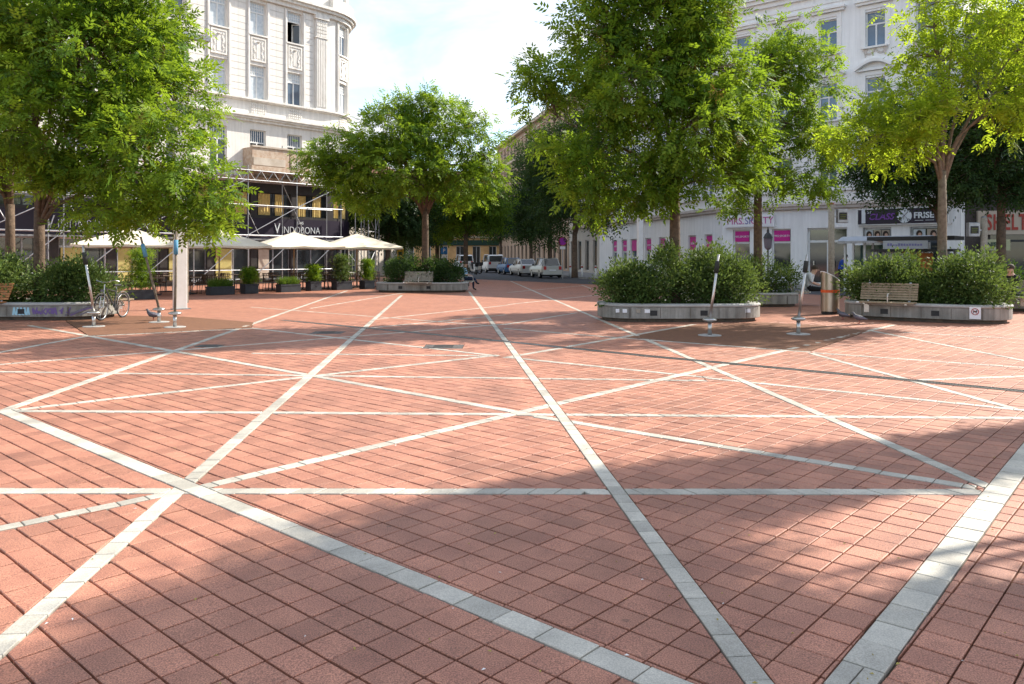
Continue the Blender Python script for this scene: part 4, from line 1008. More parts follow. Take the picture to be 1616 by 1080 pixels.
tree('plaza_tree', 'yellow green tree, backlight in its leaf colour, with tan forked trunk in the no dogs planter', ((1487-808)/FPX*YF, YF), [px(1395,215,YF,74,34), px(1345,205,YF,44,28), px(1440,150,YF-.5,72,44), px(1490,90,YF,70,46), px(1560,60,YF,76,56), px(1565,150,YF-.5,70,46), px(1625,120,YF,66,74), px(1600,205,YF,50,30), px(1450,190,YF-.8,56,30), px(1510,-10,YF,90,60), px(1400,248,YF,40,16), px(1640,20,YF,80,80)],
     .115, 3.9, 185, 20, .36, 16, 'leaf_backlit', .36, 'bark_grey', limbs=9, seeds=.03)
# darker trees behind
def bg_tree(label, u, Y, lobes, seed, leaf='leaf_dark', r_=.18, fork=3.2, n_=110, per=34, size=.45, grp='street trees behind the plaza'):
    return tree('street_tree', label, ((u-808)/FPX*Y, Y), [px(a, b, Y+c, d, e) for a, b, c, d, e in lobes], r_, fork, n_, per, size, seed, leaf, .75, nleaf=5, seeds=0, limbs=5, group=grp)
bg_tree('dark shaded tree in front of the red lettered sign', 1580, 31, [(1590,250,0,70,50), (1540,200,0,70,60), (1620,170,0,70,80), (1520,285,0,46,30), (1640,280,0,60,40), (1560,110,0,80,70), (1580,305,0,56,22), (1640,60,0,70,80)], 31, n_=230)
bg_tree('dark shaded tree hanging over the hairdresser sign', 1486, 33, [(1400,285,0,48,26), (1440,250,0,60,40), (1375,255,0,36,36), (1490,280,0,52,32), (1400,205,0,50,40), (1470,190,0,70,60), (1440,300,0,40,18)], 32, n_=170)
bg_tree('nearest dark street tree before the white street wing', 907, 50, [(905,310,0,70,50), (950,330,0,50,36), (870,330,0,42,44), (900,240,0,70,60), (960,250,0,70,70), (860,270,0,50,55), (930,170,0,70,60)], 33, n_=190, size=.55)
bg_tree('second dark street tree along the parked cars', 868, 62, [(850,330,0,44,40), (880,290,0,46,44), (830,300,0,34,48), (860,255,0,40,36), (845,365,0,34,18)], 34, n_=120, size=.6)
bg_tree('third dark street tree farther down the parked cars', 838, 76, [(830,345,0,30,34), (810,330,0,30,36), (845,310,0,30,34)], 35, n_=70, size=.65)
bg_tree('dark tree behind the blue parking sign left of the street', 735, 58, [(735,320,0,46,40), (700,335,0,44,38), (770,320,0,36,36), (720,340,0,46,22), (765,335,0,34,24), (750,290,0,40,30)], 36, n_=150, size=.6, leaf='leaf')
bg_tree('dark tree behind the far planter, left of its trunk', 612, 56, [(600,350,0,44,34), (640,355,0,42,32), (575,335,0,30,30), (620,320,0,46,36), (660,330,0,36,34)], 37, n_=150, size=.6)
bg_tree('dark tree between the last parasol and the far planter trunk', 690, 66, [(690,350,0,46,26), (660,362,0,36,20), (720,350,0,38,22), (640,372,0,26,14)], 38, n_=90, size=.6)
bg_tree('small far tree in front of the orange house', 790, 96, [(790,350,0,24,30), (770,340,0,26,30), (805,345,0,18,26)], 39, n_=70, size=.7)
# two plaza trees outside the right edge of the picture; their shadows fall across the foreground
def shade_lobe(gx, gy, z, r, rz): k = z/math.tan(SUN_EL); return (gx+math.sin(SUN_AZ)*k, gy+math.cos(SUN_AZ)*k, z, r, r, rz)
tree('plaza_tree', 'slender tree outside the right picture edge shading a narrow strip of paving', (9.2, 9.9), [shade_lobe(*q) for q in ((5.0,7.1,4.6,.28,.25), (4.2,6.8,4.9,.28,.25), (3.5,6.5,5.2,.3,.25), (2.8,6.15,5.5,.32,.25), (2.1,5.85,5.8,.34,.25), (1.4,5.6,6.2,.36,.25), (.7,5.3,6.6,.38,.25), (0,4.95,7.0,.42,.3))], .11, 3.2, 260, 30, .34, 41, 'leaf', .24, limbs=6, seeds=0, group='plaza trees outside the picture')
tree('plaza_tree', 'broad tree outside the right picture edge shading the near foreground', (8.5, 7.4), [shade_lobe(*q) for q in ((-.5,3.4,8.0,.6,.35), (-.2,4.1,7.5,.55,.35), (-.2,2.9,7.2,.75,.4), (.9,2.6,6.6,.75,.4), (2.0,2.55,6.0,.75,.4), (3.1,2.9,5.4,.75,.4), (.0,2.2,7.6,.8,.5), (1.0,2.0,6.8,.9,.5), (2.2,2.1,5.9,.9,.5), (-.7,2.6,8.2,.6,.4))], .17, 3.4, 560, 30, .44, 42, 'leaf', .42, limbs=8, seeds=0, group='plaza trees outside the picture')

def shrub(label, cx_, cy_, lobes, n_, seed, leaf='leaf_shrub', flowers=60, lsz=.088, grp='shrubs in the planters', name='shrub', rot=0):
    rs = np.random.RandomState(seed); t = thing(name, label, 'shrub', (cx_, cy_, 0), rot, grp)
    nb_ = max(20, n_//80); ctr, d0, _ = lobe_points(rs, lobes, nb_, .5); per = 80; ci = np.repeat(np.arange(nb_), per); n = nb_*per
    off = rs.normal(0,1,(n,3))*np.array([.13,.13,.12]); pos = ctr[ci] + off; pos[:,2] = np.maximum(pos[:,2], .42)
    d = unit(unit(off)*.8 + d0[ci]*.6 + rs.normal(0,.5,(n,3)) + np.array([0,0,.35])); nrm = unit(np.cross(d, rs.normal(0,1,(n,3)))); s_ = np.cross(d, nrm)
    L = (lsz*rs.uniform(.6,1.4,n))[:,None]; V = np.stack([pos, pos + d*L*.5 + s_*L*.22, pos + d*L, pos + d*L*.5 - s_*L*.22], 1).reshape(-1,3)
    tint = np.clip(rs.normal(.42,.15,nb_)[ci] + rs.normal(0,.18,n), 0, 1)
    link('foliage', fastmesh('foliage', V, np.arange(4*n).reshape(-1,4), [leaf], tint), t)
    st_ = MB(); L0_ = np.array(lobes)
    for k in range(22):
        c = ctr[rs.randint(nb_)]; b = L0_[rs.randint(len(L0_))]; st_.path([(b[0]+rs.normal(0,.1), b[1]+rs.normal(0,.1), .38), tuple((c+np.array([b[0], b[1], .4]))/2 + rs.normal(0,.04,3)), tuple(c)], [.014, .009, .004], 4, cap=False)
    st_.build('stems', 'bark', t)
    tops = ctr[np.argsort(-ctr[:,2])[:nb_//3]]; PV = []; 
    for k in range(16):
        b = tops[rs.randint(len(tops))]; dd = unit(np.array([rs.normal(0,.35), rs.normal(0,.3), 1.0])); Ls = rs.uniform(.2,.45); q_ = np.linspace(0,1,14)[:,None]; pp = b + dd*Ls*q_; da = unit(rs.normal(0,1,(14,3)) + dd*.8); sa = unit(np.cross(da, rs.normal(0,1,(14,3)))); ll = lsz*.9
        PV.append(np.stack([pp, pp+da*ll*.5+sa*ll*.2, pp+da*ll, pp+da*ll*.5-sa*ll*.2], 1).reshape(-1,3))
    PV = np.concatenate(PV); link('stray_shoots', fastmesh('shoots', PV, np.arange(len(PV)).reshape(-1,4), [leaf], np.clip(rs.normal(.7,.2,len(PV)//4),0,1)), t)['kind'] = 'stuff'
    if flowers:
        p, d, _ = lobe_points(rs, lobes, flowers, .98); p = p + rs.normal(0,.06,(flowers,3)); p[:,2] = np.maximum(p[:,2], .5); a = unit(rs.normal(0,1,(flowers,3))); b = unit(np.cross(a, d+rs.normal(0,.3,(flowers,3)))); c = np.cross(a, b); q = .013
        V = np.stack([p + b*q, p + c*q, p - b*q, p - c*q], 1).reshape(-1,3); link('blossom', fastmesh('blossom', V, np.arange(4*flowers).reshape(-1,4), ['flower']), t)
    return t
def hedge(pl, labels, L, D, h, seed, n_=9000, fl=60, leaf='leaf_shrub', split=2):
    z = pl.rotation_euler.z; hw = L/2-.22
    for k in range(split):
        x0 = -hw + 2*hw*k/split; x1 = -hw + 2*hw*(k+1)/split; rs = random.Random(seed+k); lob = []
        for q in range(5):
            x = (x0 + (x1-x0)*(q+.5)/5 - (x0+x1)/2)*(.93 if split == 2 else 1) + ((-.10 if k == 0 else .10) if split == 2 else 0); edge = .80 if (k == 0 and q == 0) or (k == split-1 and q == 4) else 1
            hh = h*rs.uniform(.74, 1.08)*edge; lob.append((x, rs.uniform(-.12,.12), .36+(hh-.36)*.5, .42, D/2*.92, (hh-.30)*.54)); lob.append((x, rs.uniform(-.2,.2), hh*.82, .34, D*.34, hh*.22))
        q = on(pl, (x0+x1)/2, 0); shrub(labels[k], q[0], q[1], lob, n_, seed+k, leaf, fl, rot=z)
hedge(P3, ('pale flecked leafy shrub left of the slim trunk in the stickered planter', 'sunlit leafy shrub right of the slim trunk in the stickered planter'), 4.1, 1.8, 1.66, 50, 15000, 50)
hedge(P5, ('flowering green shrub behind the wooden bench in the right planter', 'flowering green shrub above the no dogs sign'), 3.7, 1.8, 1.58, 54, 14000, 60)
hedge(P1, ('dark green shrub below the left trunk in the graffiti planter', 'light tipped shrub near the bicycle in the graffiti planter'), 4.6, 1.9, 1.5, 58, 13000, 20)
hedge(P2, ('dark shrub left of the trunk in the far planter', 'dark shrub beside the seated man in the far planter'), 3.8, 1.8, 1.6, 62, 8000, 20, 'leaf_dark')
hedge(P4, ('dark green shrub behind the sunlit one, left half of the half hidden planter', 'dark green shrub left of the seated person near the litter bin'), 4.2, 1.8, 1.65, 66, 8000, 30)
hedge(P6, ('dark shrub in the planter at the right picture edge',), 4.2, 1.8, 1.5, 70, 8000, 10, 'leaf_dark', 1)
# ------------------------------------------------------------ tilting play poles
def play_pole(label, u, v, ut, vt, grip):
    x, y = gp(u, v); k = y/FPX; top = Vector(((ut-u)*k, 0, (v-vt)*k)); t = thing('play_pole', label, 'play pole', (x, y, 0), 0, 'tilting steel play poles')
    d = top.normalized(); j = Vector((d.x*.1, 0, .30))
    mb = MB(); mb.lathe([(.24, .004), (.24, .016), (.22, .02)], 24); mb.build('base_plate', 'concrete_rim', t, smooth=False)
    MB().tube((0,0,.015), (0,0,.30), .042, .04, 12).build('post', 'steel', t, smooth=True)
    mb = MB(); mb.lathe([(.05,0), (.12,.012), (.15,.035), (.145,.055), (.10,.075), (.05,.085)], 20, (0,0,.29)); mb.build('foot_disc', 'steel', t, smooth=True)
    a = Vector((0,0,.34)); dd = (top - a); 
    MB().path([tuple(a), tuple(a+dd*.4+Vector((.006,0,0))), tuple(top)], [.030, .028, .026], 12).build('pole', 'bark_grey' if grip == 'bluefoam' else 'steel', t, smooth=True)
    MB().tube(tuple(a+dd*.72), tuple(a+dd*.90), .050, .048, 12).build('grip', grip, t, smooth=True)
play_pole('tilted pole in front of the bicycle', 148, 516, 131, 388, 'foam')
play_pole('strongly tilted pole with a blue grip beside the pigeon', 251, 509, 222, 374, 'bluefoam')
play_pole('upright pole with a blue grip before the white mast', 276, 517, 278, 366, 'bluefoam')
play_pole('tilted steel pole with dark grip before the stickered planter', 1120, 530, 1134, 402, 'foam')
play_pole('tilted steel pole with dark grip left of the litter bin', 1260, 528, 1274, 402, 'foam')
# ------------------------------------------------------------ litter bin
x, y = gp(1310, 496)
t = thing('litter_bin', 'round stainless steel litter bin with slanted top and orange band', 'litter bin', (x, y, 0), R(12))
n_ = 28; mb = MB(); r_ = .25
for z in (0, .09): mb.v += [(r_*.94*math.cos(2*math.pi*k/n_), r_*.94*math.sin(2*math.pi*k/n_), z) for k in range(n_)]
for k in range(n_): mb.f.append([k, (k+1) % n_, n_+(k+1) % n_, n_+k]); mb.m.append(0)
mb.build('base', 'black', t, smooth=True)
mb = MB(); zt = lambda a: 1.05 - .16*math.cos(a)
mb.v += [(r_*math.cos(2*math.pi*k/n_), r_*math.sin(2*math.pi*k/n_), .085) for k in range(n_)] + [(r_*math.cos(2*math.pi*k/n_), r_*math.sin(2*math.pi*k/n_), zt(2*math.pi*k/n_)) for k in range(n_)]
for k in range(n_): mb.f.append([k, (k+1) % n_, n_+(k+1) % n_, n_+k]); mb.m.append(0)
mb.build('body', 'bin_steel', t, smooth=True)
mb = MB(); mb.v += [(1.06*r_*math.cos(2*math.pi*k/n_), 1.06*r_*math.sin(2*math.pi*k/n_), zt(2*math.pi*k/n_)+d) for d in (0, .025) for k in range(n_)]
for k in range(n_): mb.f.append([k, (k+1) % n_, n_+(k+1) % n_, n_+k]); mb.m.append(0)
mb.f += [list(range(n_))[::-1], [n_+k for k in range(n_)]]; mb.m += [0, 0]; mb.build('slanted_lid', 'sign_white', t)
mb = MB(); mb.lathe([(r_+.003, .62), (r_+.003, .70)], n_, cap=False); mb.build('orange_band', 'orange', t, smooth=True)
# ------------------------------------------------------------ masts, sign poles, displays
def mast(label, u, v, w, h, d=.16):
    x, y = gp(u, v); t = thing('mast', label, 'mast', (x, y, 0), R(40)); mb = MB()
    MB().box(-w/2, w/2, -d/2, d/2, 0, h).build('shaft', 'white_paint', t, bevel=.02); MB().box(w/2+.004, w/2+.05, -d*.3, d*.3, .2, h).build('cable_duct', 'wood_grey', t)
    MB().box(-.9, .9, -.12, .12, h-.12, h+.05).build('lamp_arm', 'galv', t)
    MB().box(-w/2-.05, w/2+.1, -d/2-.05, d/2+.05, 0, .03).build('foot_plate', 'galv', t)
mast('tall white mast at the cafe terrace behind the upright pole', 284, 488.5, .40, 8.6)
mast('white mast partly hidden behind the stickered planter shrubs', 1010, 452, .40, 7.0)
def display_pole(label, u, Y, vtop, side, h=None):
    p = at(u, vtop, Y); t = thing('display_pole', label, 'display pole', (p[0], p[1], 0), 0); H = p[2]
    MB().tube((0,0,0), (0,0,H), .125, .115, 14).build('pole', 'wood_grey', t, smooth=True); MB().lathe([(.12, H), (.09, H+.05), (.03, H+.07)], 12).build('cap', 'sign_red' if side > 0 else 'galv', t)
    c = side*.42; b = MB().box(c-.21, c+.21, -.10, .10, H-.72, H-.18).build('display', 'galv', t, bevel=.02)
    MB().box(c-.15, c+.15, -.115, -.101, H-.60, H-.32).build('screen', 'black', b)
    mb = MB()
    for k in range(3): mb.box(c-.12, c+.08+.02*k, -.12, -.116, H-.56+k*.07, H-.53+k*.07)
    mb.build('lit_text', 'led', b); MB().box(min(c, side*.1), max(c, side*.1), -.03, .03, H-.5, H-.44).build('arm', 'galv', t)
display_pole('grey pole with a small departure display behind the litter bin', 1312, 31, 323, 1)
display_pole('grey pole with a display box before the red lettered sign', 1553, 30, 344, -1)
def sign_pole(label, u, v, vtop, kind):
    x, y = gp(u, v); k = y/FPX; H = (v-vtop)*k; t = thing('traffic_sign', label, 'traffic sign', (x, y, 0), 0)
    MB().tube((0,0,0), (0,0,H), .035, n=8).build('pole', 'galv', t)
    if kind == 'round':
        mb = MB(); mb.prism_y([(.33*math.cos(a*.2618), H-.2+.33*math.sin(a*.2618)) for a in range(24)], -.06, -.04); o = mb.build('disc', 'sign_purple', t)
        mb = MB(); mb.path([(.30*math.cos(a*.2618), -.065, H-.2+.30*math.sin(a*.2618)) for a in range(24)], .03, 5, closed=True); mb.build('red_ring', 'sign_red', o)
        MB().box(-.2, .2, -.06, -.04, H-.78, H-.58).build('plate', 'sign_white', t)
    elif kind == 'park':
        o = MB().box(-.25, .25, -.06, -.04, H-.5, H).build('panel', 'sign_blue', t); text(o, 'P', .4, (0, -.065, H-.25), 'sign_white', .01); MB().box(-.22, .22, -.06, -.04, H-.85, H-.55).build('plate', 'sign_white', t)
    else:
        o = MB().box(-.24, .24, -.1, .06, H-.95, H-.1).build('box', 'yellow', t, bevel=.02); MB().box(-.14, .14, -.106, -.101, H-.6, H-.35).build('slot', 'black', o)
sign_pole('round purple and red no stopping sign beside the street trees', 888, 440, 377, 'round')
sign_pole('blue parking sign with white plate behind the far planter', 701, 438, 391, 'park')
sign_pole('yellow box on a pole right of the last parasol', 632, 440, 390, 'box')
for i, (u, v) in enumerate(((900, 438.5), (918.5, 439.5), (940, 441), (1337, 457), (1352, 459))):
    x, y = gp(u, v); t = thing('bollard', ('white bollard with red cap left of three at the kerb', 'white bollard with red cap, middle of three at the kerb', 'white bollard with red cap nearest the stickered planter', 'steel bollard beside the person in the blue jacket', 'steel bollard half hidden behind the right planter shrubs')[i], 'bollard', (x, y, 0), 0, 'bollards along the kerb')
    MB().tube((0,0,0), (0,0,.80), .075, n=12).build('post', 'white_paint' if i < 3 else 'galv', t, smooth=True); MB().tube((0,0,.80), (0,0,.92), .078, n=12).build('red_band', 'sign_red', t, smooth=True); MB().lathe([(.076,.92), (.07,.97), (.03,.995)], 12).build('cap', 'white_paint', t, smooth=True)
t = thing('lantern', 'small black pointed garden lantern on a post before the pink shop windows', 'lantern', (*at(1212, 400, 36)[:2], 0), 0)
MB().tube((0,0,0), (0,0,1.95), .035, n=8).build('post', 'dark_metal', t)
mb = MB(); mb.lathe([(.06,1.95), (.16,2.05), (.20,2.45), (.17,2.5)], 6); mb.build('glass_body', 'graffiti_grey', t); mb = MB(); mb.lathe([(.23,2.48), (.15,2.65), (.06,2.75), (.05,2.85), (.015,3.0)], 6); mb.build('roof', 'dark_metal', t)
# bus shelter and ticket kiosk in front of the hairdresser
q = at(1395, 400, 36.5); t = thing('bus_shelter', 'glass bus shelter with curved pale roof before the hairdresser shop', 'bus shelter', (q[0], q[1], 0), FROT)
for x in (-1.75, -.85, .35, 1.6):
    for y in (0, 1.2): MB().box(x-.045, x+.045, y-.045, y+.045, 0, 2.32).build('post', 'white_paint', t)
for x0, x1 in ((-2.0, -.05), (.0, 1.9)):
    mb = MB(); nn = 8; pr = [(-.3+1.8*k/nn, 2.36+.22*math.sin(math.pi*k/nn)) for k in range(nn+1)]
    for (ya, za), (yb, zb) in zip(pr[:-1], pr[1:]): mb.add([(x0,ya,za),(x1,ya,za),(x1,yb,zb),(x0,yb,zb),(x0,ya,za+.03),(x1,ya,za+.03),(x1,yb,zb+.03),(x0,yb,zb+.03)], [(0,3,2,1),(4,5,6,7),(0,1,5,4),(0,4,7,3),(1,2,6,5)])
    mb.build('roof_panel', 'shelter_roof', t)
MB().box(-2.0, 1.9, -.34, -.26, 2.26, 2.36).build('gutter', 'galv', t)
for x0, x1 in ((-1.7, -.9), (-.8, .3), (.4, 1.55)): MB().box(x0, x1, 1.19, 1.21, .35, 2.2).build('pane', 'glass_green', t)
p_ = MB().box(.5, 1.4, 1.1, 1.17, .5, 2.1).build('poster', 'poster_orange', t); MB().box(.62, .95, 1.085, 1.099, .8, 1.9).build('poster_figure', 'yellow', p_); MB().box(1.05, 1.3, 1.085, 1.099, .6, 1.7).build('poster_figure', 'sign_red', p_)
MB().box(-1.6, 1.4, .75, 1.1, .44, .49).build('seat', 'wood', t)
q = at(1432, 400, 34.5); t = thing('ticket_kiosk', 'dark kiosk roof with a lit white name panel right of the bus shelter', 'kiosk', (q[0], q[1], 0), FROT)
MB().box(-1.6, 1.9, -.3, 1.5, 2.36, 2.52).build('roof', 'dark_metal', t); o = MB().box(-.9, .9, -.36, -.301, 1.98, 2.34).build('name_panel', 'shelter_roof', t)
mb = MB(); rr_ = random.Random(2)
for k in range(13): mb.box(-.72+k*.11, -.64+k*.11, -.368, -.361, 2.11, 2.17+rr_.random()*.06)
mb.build('lettering', 'bluetext', o); MB().box(-1.5, 1.8, -.1, 1.3, 1.86, 1.97).build('beam', 'dark_metal', t)
for x in (-1.3, 0, 1.6):
    for y in (0, 1.2): MB().box(x-.05, x+.05, y-.05, y+.05, 0, 1.87).build('post', 'galv', t)
MB().box(-1.1, -.15, 1.05, 1.15, .7, 1.8).build('timetable_case', 'curtain', t); MB().box(.15, .75, 1.05, 1.15, .6, 1.8).build('poster', 'poster_orange', t); MB().box(.85, 1.5, 1.05, 1.15, .5, 1.8).build('dark_panel', 'black', t)
# overhead wires
for i, pts in enumerate((((775,243,70),(897,268,52)), ((822,273,70),(897,267,52)), ((826,286,70),(897,273,52)), ((808,299,72),(850,302,60),(900,304,52)), ((500,165,60),(640,215,62),(780,235,66)))):
    P_ = [at(*p) for p in pts]; mb = MB(); mb.path(P_, .012 if i < 4 else .01, 5); tag(mb.build('overhead_wire', 'galv'), ('thin overhead wire sloping down to the right, topmost above the street', 'thin overhead wire, second from top above the street', 'thin overhead wire, third from top above the street', 'lowest overhead wire across the dark street trees', 'thin wire running from the palace block over the far tree')[i], 'wire', 'overhead wires over the street')
# ------------------------------------------------------------ cafe terrace
def parasol(label, u, Y, rot):
    p = at(u, 400, Y); t = thing('parasol', label, 'parasol', (p[0], p[1], 0), rot, 'cream cafe parasols'); a = 1.98; E_, T_ = 2.14, 2.86
    MB().tube((0,0,0), (0,0,2.80), .036, n=10).build('pole', 'pole_wood', t, smooth=True); MB().box(-.32,.32,-.32,.32,0,.09).build('base', 'concrete', t)
    mb = MB(); n = 10; vs = []
    rim = [(-a,-a),(0,-a*1.0),(a,-a),(a*1.0,0),(a,a),(0,a*1.0),(-a,a),(-a*1.0,0)]
    for ring in range(n+1):
        f = ring/n
        for k in range(8):
            for s_ in range(3):
                x0, y0 = rim[k]; x1, y1 = rim[(k+1) % 8]; x = x0+(x1-x0)*s_/3; y = y0+(y1-y0)*s_/3
                sag = .05*math.sin(math.pi*s_/3)*f; vs.append((x*f, y*f, T_-(T_-E_)*f**1.05 - sag - .05*f*(1-f)))
    fs = [(r_*24+k, r_*24+(k+1) % 24, (r_+1)*24+(k+1) % 24, (r_+1)*24+k) for r_ in range(n) for k in range(24)]
    mb.add(vs, fs); cn = mb.build('canopy', 'canvas', t)
    mb = MB(); base = vs[-24:]; v2 = base + [(x*1.003, y*1.003, z-.10+.008*(k % 3)) for k, (x, y, z) in enumerate(base)]; mb.add(v2, [(k, (k+1) % 24, 24+(k+1) % 24, 24+k) for k in range(24)]); mb.build('valance', 'canvas', cn)
    for k in range(8):
        x, y = rim[k]; MB().bar((0,0,2.72), (x*.97, y*.97, E_+.0), .02, .03).build('rib', 'pole_wood', t); MB().bar((0,0,2.15), (x*.5, y*.5, 2.45), .018, .022).build('strut', 'pole_wood', t)
    mb = MB(); mb.lathe([(.06,2.80), (.05,2.88), (.02,2.95)], 8); mb.build('finial', 'canvas', t)
PAR = [(208, 33.2, 20), (346, 36.2, 28), (464, 39.2, 30), (563, 42.0, 24)]
for (u, Y, r_), l_ in zip(PAR, ('cream square parasol farthest left, partly under the tree leaves', 'cream square parasol second from left right of the white mast', 'cream square parasol third from left below the cafe lettering', 'cream square parasol farthest right of the cafe row')): parasol(l_, u, Y, R(r_))
def chair_proto():
    t = thing('cafe_chair', 'x', 'chair', (0,0,0), 0, 'dark woven chairs on the cafe terrace')
    MB().box(-.22,.22,-.22,.22,.43,.47).build('seat', 'rattan', t, bevel=.01)
    mb = MB()
    for k in range(7): a = R(-65+k*130/6); mb.bar((.23*math.sin(a), .2*math.cos(a)+.02, .47), (.26*math.sin(a), .23*math.cos(a)+.04, .84), .05, .02, (0,0,1))
    mb.path([(.26*math.sin(R(-70+k*140/8)), .23*math.cos(R(-70+k*140/8))+.04, .84) for k in range(9)], .02, 6); mb.build('backrest', 'rattan', t)
    for x in (-.19,.19):
        for y in (-.19,.19): MB().tube((x*1.15,y*1.15,0), (x,y,.44), .014, n=6).build('leg', 'dark_metal', t)
    return t
def table_proto():
    t = thing('cafe_table', 'x', 'table', (0,0,0), 0, 'square tables on the cafe terrace')
    MB().box(-.36,.36,-.36,.36,.72,.75).build('tabletop', 'tabletop', t, bevel=.006); MB().tube((0,0,.04), (0,0,.72), .03, n=8).build('column', 'dark_metal', t); MB().box(-.22,.22,-.22,.22,0,.04).build('foot', 'dark_metal', t); return t
cp, tp = chair_proto(), table_proto(); fc_, ft = True, True; od = ('first', 'second', 'third', 'fourth', 'fifth', 'sixth', 'seventh', 'eighth', 'ninth', 'tenth', 'eleventh', 'twelfth', 'thirteenth', 'fourteenth'); rr_ = random.Random(6)
TB_ = [(185,32.2),(245,33.6),(300,34.6),(342,35.6),(395,36.6),(430,38.4),(478,39.2),(512,40.0),(553,41.2),(590,42.6),(150,35.5),(262,37.0),(370,39.5)]
for i, (u, Y) in enumerate(TB_):
    p = at(u, 400, Y); o = tp if ft else copy_tree(tp); ft = False
    o.location = (p[0], p[1], 0); o.rotation_euler = (0,0,rr_.uniform(0,1.5)); row = 'front' if i < 10 else 'rear'; n1 = od[i] if i < 10 else od[i-10]; o['label'] = f'square cafe table, {n1} from the left in the {row} terrace row'
    for k, a in enumerate((rr_.uniform(-.4,.4), rr_.uniform(2.7,3.5))):
        c = cp if fc_ else copy_tree(cp); fc_ = False; c.location = (p[0]+.62*math.sin(a), p[1]+.62*math.cos(a), 0); c.rotation_euler = (0,0,-a); c['label'] = f'dark woven chair on the {"far" if k == 0 else "near"} side of the {n1} {row} row cafe table'
def trough(label, u, v, w, h, kind, seed):
    x, y = gp(u, v); t = thing('plant_trough', label, 'plant trough', (x, y+.22, 0), LROT, 'dark plant troughs edging the cafe terrace')
    MB().box(-w/2, w/2, -.22, .22, 0, h).build('box', 'planter_box', t, bevel=.012); MB().box(-w/2-.015, w/2+.015, -.235, .235, h-.06, h+.004).build('rim', 'planter_box', t); MB().box(-w/2+.03, w/2-.03, -.19, .19, h+.005, h+.012).build('soil', 'soil', t)
    rs = np.random.RandomState(seed)
    if kind == 'grass':
        n = 900; b = np.stack([rs.uniform(-w/2+.05, w/2-.05, n), rs.uniform(-.17,.17,n), np.full(n, h)], 1); d = unit(rs.normal(0,.35,(n,3))+np.array([0,0,1.0])); s_ = unit(np.cross(d, rs.normal(0,1,(n,3)))); L = rs.uniform(.2,.42,n)[:,None]
        V = np.stack([b-s_*.008, b+s_*.008, b+d*L+s_*.002, b+d*L-s_*.002], 1).reshape(-1,3)
        link('grass_tuft', fastmesh('g', V, np.arange(4*n).reshape(-1,4), ['leaf_grass'], rs.random(n)), t)
    else:
        n = 1500; hh = kind; c = np.stack([rs.normal(0,w*.24,n), rs.normal(0,.15,n), h+.05+hh*rs.random(n)**.8], 1); V, Q, nf = sprays(rs, c, rs.normal(0,1,(n,3))+np.array([0,0,.6]), .17, 5, .45)
        link('foliage', fastmesh('g', V, Q, ['leaf' if seed % 2 else 'leaf_shrub'], np.repeat(np.clip(rs.normal(.5,.2,n),0,1), 5)), t)
        mb = MB()
        for k in range(5): mb.path([(rs.normal(0,.05), rs.normal(0,.04), h), (rs.normal(0,w*.12), rs.normal(0,.08), h+hh*.8)], [.012,.005], 5)
        mb.build('stems', 'bark', t)
for a in (('trough with a tall dark bush left of the white mast', 218, 473.5, .95, .36, 1.5, 81), ('trough with low bright grass second along the terrace edge', 345, 466, 1.1, .36, 'grass', 82), ('trough with a loose bush right of the first grass trough', 391, 464, .65, .42, .6, 83), ('wide trough with low bright grass below the third parasol', 453, 461.5, 1.05, .36, 'grass', 84),
          ('narrow trough with a bushy light green plant', 493, 459.5, .62, .45, .7, 85), ('wide trough with a dark tall bush near the far planter', 538, 458, .95, .42, 1.2, 86), ('trough with a yellow green bush beside the far planter', 578, 456.5, .65, .42, 1.0, 87)): trough(*a)
